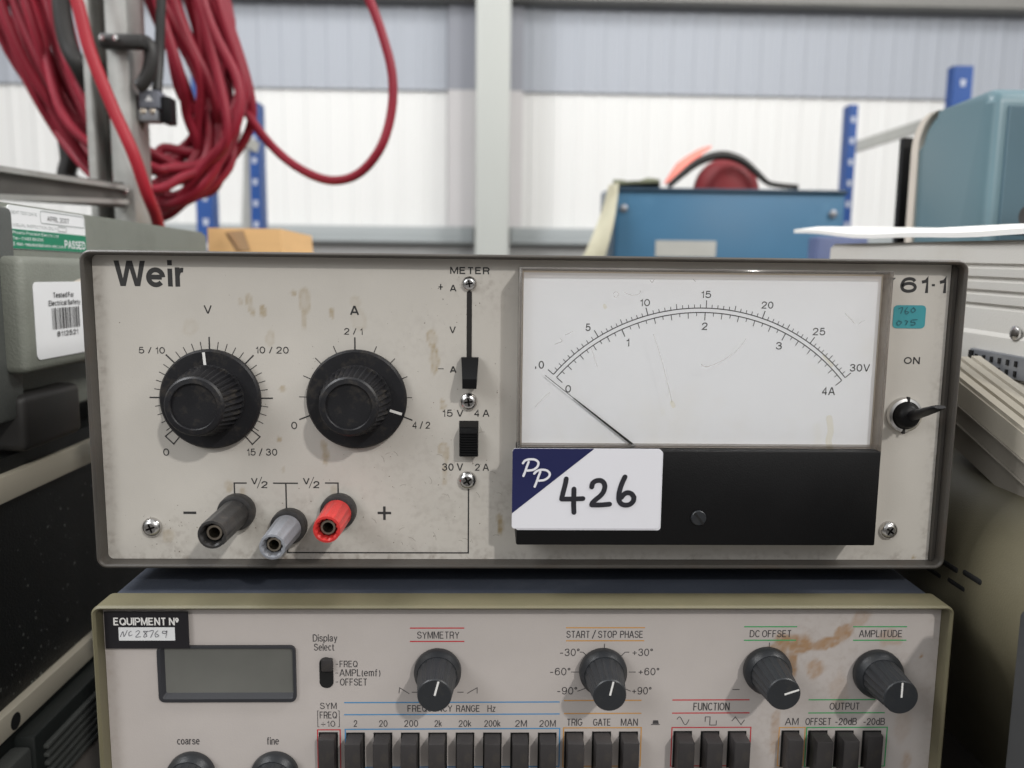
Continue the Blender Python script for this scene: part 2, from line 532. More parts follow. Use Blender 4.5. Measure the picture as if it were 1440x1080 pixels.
def obj(name, mb, m, parent=None, smooth=35, label=None, origin=None):
    me = bpy.data.meshes.new(name)
    bm = mb.bm
    bmesh.ops.recalc_face_normals(bm, faces=bm.faces) if smooth is not None and smooth > 0 else None
    base = wpos(parent) if parent else Vector((0, 0, 0))
    if origin is None:
        if len(bm.verts):
            lo = Vector([min(v.co[i] for v in bm.verts) for i in range(3)])
            hi = Vector([max(v.co[i] for v in bm.verts) for i in range(3)])
            origin = (lo + hi) / 2
            if parent is None:
                origin.z = lo.z
        else:
            origin = Vector((0, 0, 0))
    origin = Vector(origin)
    for v in bm.verts:
        v.co -= origin
    bm.to_mesh(me)
    bm.free()
    for mm in (m if isinstance(m, (list, tuple)) else [m]):
        me.materials.append(MT[mm])
    if smooth:
        for p in me.polygons:
            p.use_smooth = True
        me.set_sharp_from_angle(angle=math.radians(smooth))
    o = bpy.data.objects.new(name, me)
    COL.objects.link(o)
    o.parent = parent
    o.location = origin - base
    if label:
        o['label'] = label
    return o


def thing(name, label, cat, loc, group=None):
    o = bpy.data.objects.new(name, None)
    o.empty_display_size = 0.02
    COL.objects.link(o)
    o.location = loc
    o['label'] = label
    o['category'] = cat
    if group:
        o['group'] = group
    return o


def tag(o, label, cat, group=None):
    o['label'] = label
    o['category'] = cat
    if group:
        o['group'] = group
    return o


def struct(o):
    o['kind'] = 'structure'
    return o


# lettering: a plain sans serif drawn as strokes (cap height 1), laid flat on a plane
def arc(cx_, cy_, rx, ry, a0, a1, n=14):
    return [(cx_ + rx * math.cos(math.radians(a0 + (a1 - a0) * i / n)), cy_ + ry * math.sin(math.radians(a0 + (a1 - a0) * i / n))) for i in range(n + 1)]


def sm(*pts):
    return [(p.x, p.y) for p in catmull([(x, y, 0) for x, y in pts], 5)]


def ell(cx_, cy_, rx, ry):
    return arc(cx_, cy_, rx, ry, 90, 450, 24)


_P = [(0, 0), (0, 1), (.36, 1)] + arc(.36, .73, .25, .27, 90, -90) + [(0, .46)]
_S = sm((.60, .76), (.52, .93), (.31, 1), (.10, .93), (.03, .75), (.12, .60), (.33, .52), (.55, .42), (.63, .25), (.53, .07), (.31, 0), (.09, .07), (0, .25))
_6 = sm((.52, .80), (.44, .95), (.28, 1), (.10, .90), (.01, .62), (0, .35), (.08, .09), (.28, 0), (.48, .09), (.55, .32), (.47, .55), (.28, .63), (.10, .55), (.02, .38))
_n = sm((0, .48), (.08, .66), (.25, .73), (.40, .66), (.44, .5)) + [(.44, 0)]
FONT = {
    'A': [[(0, 0), (.32, 1), (.40, 1), (.72, 0)], [(.13, .31), (.59, .31)]],
    'B': [[(0, 0), (0, 1), (.36, 1)] + arc(.36, .77, .23, .23, 90, -90) + [(0, .54)], [(.36, .54)] + arc(.39, .27, .25, .27, 90, -90) + [(0, 0)]],
    'C': [arc(.36, .5, .36, .5, 40, 320, 22)],
    'D': [[(0, 0), (0, 1), (.28, 1)] + arc(.28, .5, .39, .5, 90, -90) + [(-.04, 0)]],
    'E': [[(.56, 1), (0, 1), (0, 0), (.58, 0)], [(0, .53), (.5, .53)]],
    'F': [[(.54, 1), (0, 1), (0, 0)], [(0, .51), (.46, .51)]],
    'G': [arc(.36, .5, .36, .5, 42, 338, 22) + [(.71, .47), (.40, .47)]],
    'H': [[(0, 0), (0, 1)], [(.60, 0), (.60, 1)], [(0, .53), (.60, .53)]],
    'I': [[(0, 0), (0, 1)]],
    'L': [[(0, 1), (0, 0), (.52, 0)]],
    'M': [[(0, 0), (0, 1)], [(.05, 1), (.38, .06), (.71, 1)], [(.76, 1), (.76, 0)]],
    'N': [[(0, 0), (0, 1)], [(.04, 1), (.58, 0)], [(.62, 0), (.62, 1)]],
    'O': [ell(.37, .5, .37, .5)],
    'P': [_P],
    'Q': [ell(.37, .5, .37, .5), [(.44, .26), (.72, -.03)]],
    'R': [_P, [(.36, .46), (.50, .38), (.56, 0)]],
    'S': [_S],
    'T': [[(0, 1), (.60, 1)], [(.30, 1), (.30, 0)]],
    'U': [[(0, 1), (0, .30)] + arc(.30, .30, .30, .30, 180, 360) + [(.60, 1)]],
    'V': [[(0, 1), (.29, .02), (.35, .02), (.64, 1)]],
    'W': [[(0, 1), (.21, .02), (.26, .02), (.46, .96), (.50, .96), (.70, .02), (.75, .02), (.96, 1)]],
    'X': [[(0, 1), (.62, 0)], [(.62, 1), (0, 0)]],
    'Y': [[(0, 1), (.31, .44), (.62, 1)], [(.31, .44), (.31, 0)]],
    'Z': [[(0, 1), (.58, 1), (0, 0), (.60, 0)]],
    '0': [ell(.28, .5, .28, .5)], '1': [[(0, .74), (.17, .82), (.22, 1), (.22, 0)]],
    '2': [sm((.02, .68), (.08, .90), (.28, 1), (.48, .92), (.54, .73), (.45, .50), (.22, .27), (.01, 0)) + [(.56, 0)]],
    '3': [sm((.02, .76), (.10, .94), (.28, 1), (.46, .93), (.51, .76), (.43, .59), (.22, .54)), sm((.22, .54), (.46, .47), (.55, .28), (.46, .07), (.27, 0), (.08, .07), (0, .26))],
    '4': [[(.42, 0), (.42, 1), (0, .32), (0, .25), (.58, .25)]],
    '5': [[(.50, 1), (.10, 1), (.04, .50)] + sm((.14, .60), (.32, .64), (.50, .54), (.56, .33), (.48, .09), (.27, 0), (.08, .07), (0, .24))],
    '6': [_6], '7': [[(0, 1), (.54, 1), (.31, .50), (.19, 0)]],
    '8': [ell(.28, .765, .23, .235), ell(.28, .27, .28, .27)],
    '9': [[(.55 - x, 1 - y) for x, y in _6]],
    'a': [sm((.04, .53), (.12, .68), (.27, .73), (.42, .66), (.46, .5)) + [(.46, .12), (.53, 0)], sm((.46, .42), (.22, .38), (.04, .28), (.03, .11), (.16, 0), (.33, .04), (.46, .20))],
    'c': [arc(.27, .36, .27, .36, 45, 315)], 'd': [ell(.26, .36, .26, .36), [(.53, 0), (.53, 1)]],
    'e': [[(.02, .37), (.50, .37)], arc(.27, .36, .27, .36, 0, 318, 20)],
    'f': [[(.14, 0), (.14, .80)] + sm((.15, .88), (.20, .98), (.34, 1)), [(0, .70), (.32, .70)]],
    'h': [[(0, 0), (0, 1)], _n], 'i': [[(0, 0), (0, .72)], [(0, .87), (0, 1.0)]],
    'k': [[(0, 0), (0, 1)], [(.42, .72), (.02, .26)], [(.16, .42), (.45, 0)]], 'l': [[(0, 0), (0, 1)]],
    'm': [[(0, 0), (0, .72)], [(x * .82, y) for x, y in _n], [(.36 + x * .82, y) for x, y in _n]],
    'n': [[(0, 0), (0, .72)], _n], 'o': [ell(.27, .36, .27, .36)], 'p': [[(0, -.26), (0, .72)], ell(.28, .36, .27, .36)],
    'r': [[(0, 0), (0, .72)], sm((0, .42), (.07, .62), (.20, .70), (.29, .70))], 's': [[(x * .76, y * .72) for x, y in _S]],
    't': [[(.14, .95), (.14, .15)] + sm((.15, .08), (.21, 0), (.35, .01)), [(-.02, .70), (.36, .70)]],
    'x': [[(0, .72), (.46, 0)], [(.46, .72), (0, 0)]],
    'y': [[(0, .72), (.26, .02)], [(.50, .72), (.24, .02)] + sm((.19, -.14), (.12, -.24), (.0, -.25))],
    'z': [[(0, .72), (.42, .72), (0, 0), (.44, 0)]],
    '-': [[(0, .38), (.40, .38)]], '+': [[(0, .40), (.56, .40)], [(.28, .12), (.28, .68)]], '/': [[(0, -.04), (.34, 1.04)]],
    '.': [[(0, 0), (0, .12)]], ':': [[(0, 0), (0, .12)], [(0, .56), (0, .68)]], '·': [[(0, .42), (0, .60)]],
    '÷': [[(0, .40), (.60, .40)], [(.30, .62), (.30, .74)], [(.30, .06), (.30, .18)]], '°': [ell(.12, .87, .12, .13)],
    'º': [ell(.15, .78, .15, .22), [(0, .46), (.30, .46)]], '@': [ell(.4, .4, .4, .5), ell(.4, .4, .16, .2)],
    '(': [arc(.30, .38, .30, .66, 130, 230, 8)], ')': [arc(-.10, .38, .30, .66, 50, -50, 8)],
}


def text_plane(mb, s, o, u, v, w, h, bold=0.0, space=1.0, shear=0.0, lift=0.00006, wspace=1.0):
    """fit the text's ink box into the w x h rectangle whose lower-left corner is o; u right, v up"""
    x, S = 0.0, []
    for ch in s:
        if ch == ' ':
            x += .30 * wspace
            continue
        g = FONT[ch]
        gw = max(p[0] for st in g for p in st)
        for st in g:
            S.append([(p[0] + x + shear * p[1], p[1]) for p in st])
        x += gw + .26 * space
    xs = [p[0] for st in S for p in st]
    ys = [p[1] for st in S for p in st]
    x0, x1, y0, y1 = min(xs), max(xs), min(ys), max(ys)
    wt = (0.105 + bold * 4) * h / max(y1 - y0, .5)
    wt = min(wt, w * .5) if x1 - x0 > .01 else w
    nrm = u.cross(v)
    for i, st in enumerate(S):
        P = [o + u * (wt / 2 + (a - x0) / max(x1 - x0, .001) * (w - wt)) + v * (wt / 2 * (y1 - y0 > .3) + (b_ - y0) / max(y1 - y0, .001) * (h - wt * (y1 - y0 > .3))) for a, b_ in st]
        # strokes that end on the ink box's edge run out to it
        for e, q in ((0, 1), (-1, -2)):
            dd = (P[e] - P[q]).normalized()
            if abs(dd.dot(v)) > .93 and (abs(st[e][1] - y0) < .02 or abs(st[e][1] - y1) < .02 or st[e][1] in (0, 1)):
                P[e] = P[e] + dd * wt / 2
        mb.ribbon(P, wt, nrm, False, lift + .000004 * (i % 5))


UX, UZ = Vector((1, 0, 0)), Vector((0, 0, 1))


def text(mb, s, px0, px1, py0, py1, Y, bold=0.012, space=1.0, shear=0.0, rot=0.0, lift=0.00006, wspace=1.0):
    yc, xc = (py0 + py1) / 2, (px0 + px1) / 2
    w = at(px1, yc, Y).x - at(px0, yc, Y).x
    h = at(xc, py0, Y).z - at(xc, py1, Y).z
    c = at(xc, yc, Y)
    a = math.radians(rot)
    u = Vector((math.cos(a), 0, math.sin(a)))
    v = Vector((-math.sin(a), 0, math.cos(a)))
    text_plane(mb, s, c - u * w / 2 - v * h / 2, u, v, w, h, bold, space, shear, lift, wspace)


def line(mb, pts, Y, wpx, caps=False, lift=0.00006):
    """printed straight line; world points snapped to horizontal or vertical when nearly so"""
    P = [at(x, y, Y) for x, y in pts]
    for i in range(len(P) - 1):
        d = P[i + 1] - P[i]
        if abs(d.z) < abs(d.x) * .04:
            P[i + 1].z = P[i].z
        elif abs(d.x) < abs(d.z) * .06:
            P[i + 1].x = P[i].x
    mb.ribbon(P, wpx * Y / FPX, (0, -1, 0), caps, lift)


def rect(mb, x0, y0, x1, y1, Y, wpx, lift=0.00006, bottom=True):
    A, B = at(x0, y0, Y), at(x1, y1, Y)
    w = wpx * Y / FPX / 2
    q = Y - lift
    xs, zs = (A.x, B.x), (B.z, A.z)
    mb.poly([(xs[0] - w, q, zs[1] - w), (xs[1] + w, q, zs[1] - w), (xs[1] + w, q, zs[1] + w), (xs[0] - w, q, zs[1] + w)])
    for x in xs:
        mb.poly([(x - w, q, zs[0] + w), (x + w, q, zs[0] + w), (x + w, q, zs[1] - w), (x - w, q, zs[1] - w)])
    mb.poly([(xs[0] - w, q, zs[0] - w), (xs[1] + w, q, zs[0] - w), (xs[1] + w, q, zs[0] + w), (xs[0] - w, q, zs[0] + w)])


def s2m(px, Y):
    return px * Y / FPX


# ------------------------------------------------------------------ setting
BENCH = CAM.z - 0.262
WY = 3.2


def corrugated(name, m, x0, x1, z0, z1, y, pitch=0.085, depth=0.003):
    mb = MB()
    poly = []
    x = x0
    while x < x1:
        for fx, fy in ((0, 0), (.62, 0), (.70, depth), (.92, depth)):
            poly.append((x + fx * pitch, y - fy))
        x += pitch
    A = [mb.bm.verts.new((p[0], p[1], z0)) for p in poly]
    B = [mb.bm.verts.new((p[0], p[1], z1)) for p in poly]
    for i in range(len(poly) - 1):
        mb.face([A[i], A[i + 1], B[i + 1], B[i]])
    return struct(obj(name, mb, m, smooth=0))


zc = at(720, 130, WY).z
ztop = at(720, 9, WY).z
zr1, zr0 = at(560, 318, WY - .03).z, at(560, 341, WY - .03).z
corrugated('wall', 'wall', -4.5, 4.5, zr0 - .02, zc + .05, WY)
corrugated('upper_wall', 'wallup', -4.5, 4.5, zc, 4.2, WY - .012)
mb = MB()
mb.box(-4.5, 4.5, WY - .02, WY + .15, 0, zr0)
struct(obj('lower_wall', mb, 'wallbase', smooth=0))
mb = MB()
mb.box(-6, 6, -3, 3.6, -.1, 0)
struct(obj('floor', mb, 'concrete', smooth=0))
# steel column, sheeting rail and eaves beam
xc0, xc1 = at(669, 180, WY - .25).x, at(717, 180, WY - .25).x
col_t = thing('steel_column', 'pale grey steel column running up the white wall behind the power supply', 'column', ((xc0 + xc1) / 2, WY - .15, 0))
mb = MB()
mb.box(xc0, xc1, WY - .25, WY - .24, 0, 4.2, .002)
obj('front_flange', mb, 'column', col_t)
mb = MB()
mb.box((xc0 + xc1) / 2 - .005, (xc0 + xc1) / 2 + .005, WY - .24, WY - .06, 0, 4.2)
obj('web', mb, 'column', col_t)
mb = MB()
mb.box(xc0, xc1, WY - .06, WY - .05, 0, 4.2, .002)
obj('rear_flange', mb, 'column', col_t)
xf0, xf1, xf2 = at(631, 200, WY).x, xc0 - .005, at(734, 200, WY).x  # flat strips either side of the column, darker than the sheets
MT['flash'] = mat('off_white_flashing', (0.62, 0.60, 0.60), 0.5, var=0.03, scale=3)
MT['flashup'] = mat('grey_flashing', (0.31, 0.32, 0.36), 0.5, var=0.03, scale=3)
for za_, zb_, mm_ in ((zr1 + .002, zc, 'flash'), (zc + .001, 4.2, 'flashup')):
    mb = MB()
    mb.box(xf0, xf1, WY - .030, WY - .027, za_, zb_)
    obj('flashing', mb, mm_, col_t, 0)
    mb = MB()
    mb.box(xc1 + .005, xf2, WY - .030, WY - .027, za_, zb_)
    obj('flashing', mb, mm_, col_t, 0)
for a, b, lab in ((-4.5, xc0 - .012, 'pale blue grey steel rail along the wall, left of the column'),
                  (xc1 + .012, 4.5, 'pale blue grey steel rail along the wall, right of the column')):
    mb = MB()
    mb.box(a, b, WY - .045, WY - .013, zr0, zr1, .003)
    mb.box(a, b, WY - .065, WY - .0455, zr0, zr0 + .012, .002)
    tag(obj('wall_rail', mb, 'rail'), lab, 'wall rail', 'sheeting rails on the wall')
mb = MB()
mb.box(-4.5, 4.5, WY - .09, WY - .02, ztop, ztop + .22, .004)
tag(obj('eaves_beam', mb, 'beam'), 'dark grey brown beam crossing the top of the white wall', 'beam')
# bench under everything
bt = thing('workbench', 'dark laminate workbench under the stacked instruments', 'workbench', (0, .9, 0))
mb = MB()
mb.box(-1.2, 1.3, .18, 1.75, BENCH - .04, BENCH, .003)
obj('top', mb, 'bench', bt)
for lx in (-1.1, 1.2):
    for ly in (.25, 1.68):
        mb = MB()
        mb.box(lx - .03, lx + .03, ly - .03, ly + .03, 0, BENCH - .04)
        obj('leg', mb, 'bench', bt)

# ------------------------------------------------------------------ power supply
YR, YP = 0.3132, 0.320           # rim and panel planes
cx0 = (at(111, 360, YR).x + at(134, 785, YR).x) / 2
cx1 = (at(1366.5, 375, YR).x + at(1326.5, 785, YR).x) / 2
cz1 = (at(160, 353, YR).z + at(720, 358, YR).z + at(1320, 364.5, YR).z) / 3
cz0 = (at(220, 799, YR).z + at(720, 801, YR).z + at(1250, 801, YR).z) / 3
ps = thing('power_supply', 'old cream fronted bench power supply with large white analogue meter, stacked on top', 'power supply',
           ((cx0 + cx1) / 2, YP + .1, cz0 - .009))
mb = MB()
mb.sleeve(cx0, cx1, cz0, cz1, YR, YR + .25, .0016, .0042)
mb.box(cx0 + .002, cx1 - .002, YR + .245, YR + .2495, cz0 + .002, cz1 - .002)
obj('case', mb, 'case', ps)
ix0, ix1, iz0, iz1 = cx0 + .0017, (at(1337.5, 380, YP).x + at(1305, 785, YP).x) / 2, cz0 + .0017, cz1 - .0017


def panel_grid(name, x0, x1, z0, z1, Y, m, parent, stains, grime, edge, cell=.0009, hole=()):
    mb = MB()
    bm = mb.bm
    nx, nz = int((x1 - x0) / cell), int((z1 - z0) / cell)
    cl = bm.loops.layers.float_color.new('stain')
    V = [[bm.verts.new((x0 + (x1 - x0) * i / nx, Y, z0 + (z1 - z0) * j / nz)) for i in range(nx + 1)] for j in range(nz + 1)]
    S = []
    for (px, py, rx, ry, rot, st, ring) in stains:
        c = at(px, py, Y)
        k = Y / FPX
        S.append((c.x, c.z, rx * k, ry * k, math.radians(rot), st, ring))
    G = [(at(a, b, Y).x, at(a, b, Y).z, r * Y / FPX, s) for a, b, r, s in grime]
    val = {}
    for j in range(nz + 1):
        for i in range(nx + 1):
            p = V[j][i].co
            q = p * 1000
            wob = noise.noise(Vector((q.x * .22, q.z * .22, 3)))
            red = 0.0
            for (sx_, sz_, rx, ry, ro, st, ring) in S:
                dx, dz = p.x - sx_, p.z - sz_
                if abs(dx) > rx * 2 + ry and abs(dz) > ry * 2 + rx:
                    continue
                ca, sa = math.cos(ro), math.sin(ro)
                a, b = (dx * ca + dz * sa) / rx, (-dx * sa + dz * ca) / ry
                d = math.sqrt(a * a + b * b) + wob * .5
                if d < 1.25:
                    f = max(0, min(1, (1.12 - d) / .3))
                    if ring:
                        f *= .45 + .75 * max(0, min(1, (d - .45) / .5))
                    red = max(red, 1.4 * st * f * (0.8 + .5 * noise.noise(Vector((q.x * .6, q.z * .6, 8)))))
            gr = 0.015
            for (gx, gz, r, s_) in G:
                d = math.hypot(p.x - gx, p.z - gz) / r
                if d < 1:
                    gr += s_ * (1 - d) ** .7 * (.6 + .8 * noise.noise(Vector((q.x * .1, q.z * .1, 1))))
            e = min(p.x - x0, x1 - p.x, p.z - z0)
            gr += edge * max(0, 1 - e / .006) * (.6 + .8 * noise.noise(Vector((q.x * .15, q.z * .15, 5))))
            val[(i, j)] = (max(0, min(1, red)), max(0, min(.9, gr)), 0, 1)
    for j in range(nz):
        for i in range(nx):
            f = bm.faces.new((V[j][i], V[j][i + 1], V[j + 1][i + 1], V[j + 1][i]))
            for lp, key in zip(f.loops, ((i, j), (i + 1, j), (i + 1, j + 1), (i, j + 1))):
                lp[cl] = val[key]
    # turned-back edge that gives the panel its thickness
    vs = [mb.bm.verts.new(p) for p in ((x0, Y + .0015, z0), (x1, Y + .0015, z0), (x1, Y + .0015, z1), (x0, Y + .0015, z1))]
    mb.face(vs[::-1])
    return obj(name, mb, m, parent, smooth=None)


PS_STAINS = [(352, 430, 4, 15, 12, .55, 1), (338, 424, 3, 6, 0, .35, 1), (370, 437, 4, 8, 10, .6, 0), (428, 425, 8, 18, 8, .45, 1), (428, 448, 4, 16, 0, .35, 0), (467, 439, 4, 8, 10, .6, 0),
             (413, 412, 4, 4, 0, .5, 0), (607, 475, 8, 14, 6, .5, 1), (611, 508, 6, 24, 2, .6, 1), (398, 547, 5, 4, 0, .5, 0), (380, 476, 6, 12, 0, .3, 1),
             (268, 462, 10, 14, 10, .14, 1), (393, 618, 4, 6, 10, .55, 0), (398, 660, 3, 5, 0, .3, 0), (457, 636, 6, 18, 6, .5, 0), (623, 628, 8, 9, 0, .45, 1),
             (628, 640, 4, 16, -5, .4, 0), (625, 668, 4, 14, 0, .45, 1), (622, 568, 4, 9, 12, .6, 1), (703, 738, 5, 16, 4, .7, 0), (322, 684, 6, 9, 0, .35, 0), (505, 450, 10, 16, 0, .18, 1),
             (341, 693, 5, 7, 0, .4, 0), (470, 690, 6, 8, 0, .25, 0), (499, 425, 8, 9, 0, .25, 1), (1284, 784, 3, 3, 0, .9, 0), (237, 755, 10, 10, 0, .3, 0)]
PS_GRIME = [(560, 755, 150, .16), (640, 745, 80, .22), (580, 655, 80, .12), (400, 785, 120, .2), (240, 755, 40, .45), (330, 725, 55, .35),
            (405, 740, 55, .35), (475, 725, 55, .35), (655, 395, 40, .25), (690, 400, 60, .3), (715, 700, 60, .45), (560, 500, 80, .12), (620, 480, 60, .12)]
panel_grid('front_panel', ix0, ix1, iz0, iz1, YP, 'panel', ps, PS_STAINS, PS_GRIME, .55)
mb = MB()
mb.box(ix1 + .0001, cx1 - .0018, YP - .0022, YP + .004, iz0 + .0003, iz1 - .0003)
obj('side_strip', mb, 'case', ps, 0)
# fine specks and hairline scuffs on the paint, densest low in the middle
random.seed(31)
mb = MB()
for i in range(330):
    c_, sx2, sy2 = random.choice(((580, 730, 70), (600, 640, 60), (330, 740, 60), (240, 750, 30), (690, 560, 90), (450, 500, 160), (660, 420, 50)))[0:3], 0, 0
    px_ = random.gauss(c_[0], c_[2] * 1.1)
    py_ = random.gauss(c_[1], c_[2] * .7)
    if not (150 < px_ < 720 and 378 < py_ < 786):
        continue
    r_ = random.choice((.00007, .00009, .00011, .00014, .0002)) * random.uniform(.7, 1.2)
    c = at(px_, py_, YP)
    a0 = random.random() * 6
    mb.poly([(c.x + r_ * random.uniform(.5, 1.6) * math.cos(a0 + q * 1.05), YP - .00003, c.z + r_ * random.uniform(.5, 1.6) * math.sin(a0 + q * 1.05)) for q in range(6)])
for i in range(26):
    px_, py_ = random.uniform(520, 700), random.uniform(590, 770)
    a0 = random.uniform(-1, 1)
    L_ = random.uniform(4, 13)
    mb.ribbon(catmull([at(px_ + L_ * t * math.cos(a0 + t * .5), py_ + L_ * t * math.sin(a0 + t * .5), YP) for t in (0, .5, 1)], 3), .00010, (0, -1, 0), False, .00003)
obj('dirt_specks', mb, 'grime', ps, 0)['kind'] = 'stuff'
# printing
mb = MB()
for ch, a, b, c, d in (('e', 205.5, 232.5, 376, 404), ('i', 235.7, 242.3, 365.8, 403), ('r', 246.3, 261.5, 376, 403.2)):
    text(mb, ch, a, b, c, d, YP, .0175)
A_, B_ = at(159.5, 366.3, YP), at(205.5, 402.6, YP)
mb.poly([(A_.x + (B_.x - A_.x) * a, YP - .00006, B_.z + (A_.z - B_.z) * b) for a, b in
         ((0, 1), (.165, 1), (.275, .30), (.41, 1), (.59, 1), (.725, .30), (.835, 1), (1, 1), (.815, 0), (.645, 0), (.50, .70), (.355, 0), (.185, 0))])
obj('logo', mb, 'ink', ps, smooth=0, label='large black lower case maker name at the top left')
mb = MB()
def label_part(parent, m, s, a, b, c, d, Y, bo, sp=1.0, ws=1.0):
    q = MB()
    text(q, s, a, b, c, d, Y, bo, sp, wspace=ws)
    return obj('lettering', q, m, parent, 0)


def rule_part(name, parent, m, pts, Y, w):
    q = MB()
    line(q, pts, Y, w)
    return obj(name, q, m, parent, 0)


def frame_part(name, parent, m, a, b, c, d, Y, w):
    q = MB()
    rect(q, a, b, c, d, Y, w)
    return obj(name, q, m, parent, 0)


T = lambda s, a, b, c, d, bo=.010, sp=1.0: label_part(ps, 'ink', s, a, b, c, d, YP, bo, sp)
T('V', 286.5, 298, 428.5, 441)
T('A', 492, 505, 430, 444, .018)
T('5 / 10', 195, 232, 487.5, 497.5)
T('10 / 20', 359.5, 406, 487, 497.5)
T('0', 229.5, 238, 630.5, 641)
T('15 / 30', 347, 390, 630.5, 641)
T('2 / 1', 484, 510, 461, 471)
T('0', 409.5, 418, 593, 603.5)
T('4 / 2', 580, 605, 592.5, 603)
T('METER', 633, 688.5, 375.5, 385.5, .02, 1.15)
T('+', 616, 623.5, 399.5, 407.5, 0)
T('A', 632.5, 642, 400.5, 410.5, .018)
T('V', 632, 641, 458.5, 468.5, .012)
T('A', 632.5, 642, 515, 525, .022)
T('15 V', 622, 651.5, 576, 586, .012, 1.1)
T('4 A', 667, 688, 576, 586, .012)
T('30 V', 621.5, 651, 651.5, 662, .012, 1.1)
T('2 A', 668, 687.5, 652, 662, .012)
for a in (353, 426):
    T('V', a, a + 9.5, 671.5, 681, .016)
    T('/', a + 8, a + 16, 670, 687, -.012)
    T('2', a + 14.5, a + 23.5, 676.5, 686.5, .016)
T('ON', 1271, 1293.5, 502, 512, .02, 1.1)
T('7', 1233, 1257.5, 390, 412, .022)
T('61·1', 1266, 1331, 390, 412, .024, 1.0)
rule_part('minus_mark', ps, 'ink', [(616, 518.5), (624, 518.5)], YP, 1)
rule_part('minus_mark', ps, 'ink', [(258, 721), (276, 721)], YP, 3.6)
mb = MB()
line(mb, [(531, 721.3), (550, 721.3)], YP, 3.6)
line(mb, [(540.5, 712), (540.5, 731)], YP, 3.6, lift=.00012)
obj('plus_mark', mb, 'ink', ps, 0)
mb = MB()
for pts in ([(330.3, 705), (330.3, 679.2), (347, 679.2)], [(384, 679.4), (419, 679.4)], [(457, 679.2), (475.3, 679.2), (475.3, 705)],
            [(404, 760), (404, 777), (658.5, 777), (658.5, 680)]):
    line(mb, pts, YP, 2.0)
line(mb, [(402, 680.5), (402, 730)], YP, 2.0)
obj('terminal_diagram', mb, 'ink', ps, 0)
mb = MB()
# dial ticks
k = YP / FPX
cV = at(297.3, 559.5, YP)
cA = at(500.2, 559.7, YP)


def radial(mb, c, ang, r0, r1, w, lift=.00006):
    a = math.radians(ang)
    d = Vector((math.sin(a), 0, math.cos(a)))
    mb.ribbon([c + d * r0 * k, c + d * r1 * k], w * k, (0, -1, 0), False, lift)


for i in range(-14, 15):
    if i % 5 == 0:
        radial(mb, cV, i * 9, 62, 86, 2.0)
    else:
        radial(mb, cV, i * 9, 62, 80, 1.1)
for sgn in (-1, 1):
    for da in (-5.2, 5.2):
        radial(mb, cV, sgn * 135 + da, 62, 87, 1.7)
    a0, a1 = math.radians(sgn * 135 - 5.8), math.radians(sgn * 135 + 5.8)
    mb.ribbon([cV + Vector((math.sin(a), 0, math.cos(a))) * 86.5 * k for a in (a0, a1)], 1.7 * k, (0, -1, 0), False, .00012)
obj('knob_scale', mb, 'ink', ps, 0)
mb = MB()
for i in range(-5, 6):
    radial(mb, cA, i * 22.3, 62, 86 if i in (-5, 0, 5) else 79.5, 2.0 if i in (-5, 0, 5) else 1.2)
obj('knob_scale', mb, 'ink', ps, 0)


def dial_knob(px, py, pang, capx, capy):
    """flat skirted dial with a knurled grip"""
    yd = YP - .0042
    c = at(px, py, yd)
    c.y = YP
    kn = MB()
    R = s2m(71.3, yd)
    kn.lathe(c, [(R - .0035, .0008), (R - .0004, .0014), (R, .0022), (R - .0002, .0034), (R - .0009, .0042), (.006, .0043)], 96, cap0=True)
    root = obj('control_knob', kn, 'black', ps, 30)
    g = MB()
    r1 = s2m(49.5, .314)
    r2 = s2m(43.0, .299)
    rin = s2m(32.5, .299)
    g.lathe(c, [(r1 * 1.01, .0043), (r1 * 1.01, .0050), (r1, .0051), (r1 * .985, .009), (r2 * 1.01, .0192), (r2 * .99, .0204), (r2 * .93, .0212),
                (rin * 1.03, .0214), (rin * .99, .0210), (rin * .985, .0202), (.0005, .0199)], 180, flute=(36, .0011, .0051, .0197, .8))
    obj('grip', g, 'black', root, 32)
    a = math.radians(pang)
    d = Vector((math.sin(a), 0, math.cos(a)))
    p = MB()
    cc = c + Vector((0, -.0043, 0))
    p.ribbon([cc + d * s2m(47, yd), cc + d * s2m(67.5, yd)], s2m(3.8, yd), (0, -1, 0), False, .00008)
    obj('pointer_line', p, 'white', root, 0)


dial_knob(294.2, 562.3, -4.5, 271.6, 573)
dial_knob(500.7, 562.6, 107, 491.3, 572.3)


def screw(px, py, rpx, parent, Y=YP, rot=0, name='screw', h=.32, slot=False, m='chrome'):
    r = s2m(rpx, Y)
    c = at(px, py, Y)
    mb = MB()
    hh = r * .62
    prof = [(r * 1.0, 0), (r, hh * .22), (r * .95, hh * .5), (r * .82, hh * .78), (r * .6, hh * .96), (r * .52, hh)]
    mb.lathe(c, prof, 40, cap0=False, cap1=False)
    # pressed cross recess
    a0 = math.radians(rot)
    n = 40
    ring1, ring2, ring3 = [], [], []
    for i in range(n):
        a = 2 * PI * i / n
        d = Vector((math.cos(a), 0, math.sin(a)))
        f = abs(math.cos(2 * (a - a0)))
        rr = r * (.16 + .36 * f ** 3)
        ring1.append(c + d * (r * .52) + Vector((0, -hh, 0)))
        ring2.append(c + d * rr * .98 + Vector((0, -hh * 1.0, 0)))
        ring3.append(c + d * rr * .72 + Vector((0, -hh * .35, 0)))
    mb.loft([ring1, ring2], True, False, False)
    mb.mi = 1
    mb.loft([ring2, ring3], True, False, True)
    return obj(name, mb, [m, 'slot'], parent, 40)


screw(214.5, 741, 14.2, ps, rot=20)
screw(1248.5, 745, 13.4, ps, rot=55)
screw(660, 399, 10.6, ps, rot=10)
screw(659, 564.5, 12.7, ps, rot=8)
screw(657.5, 675, 13.4, ps, rot=30)


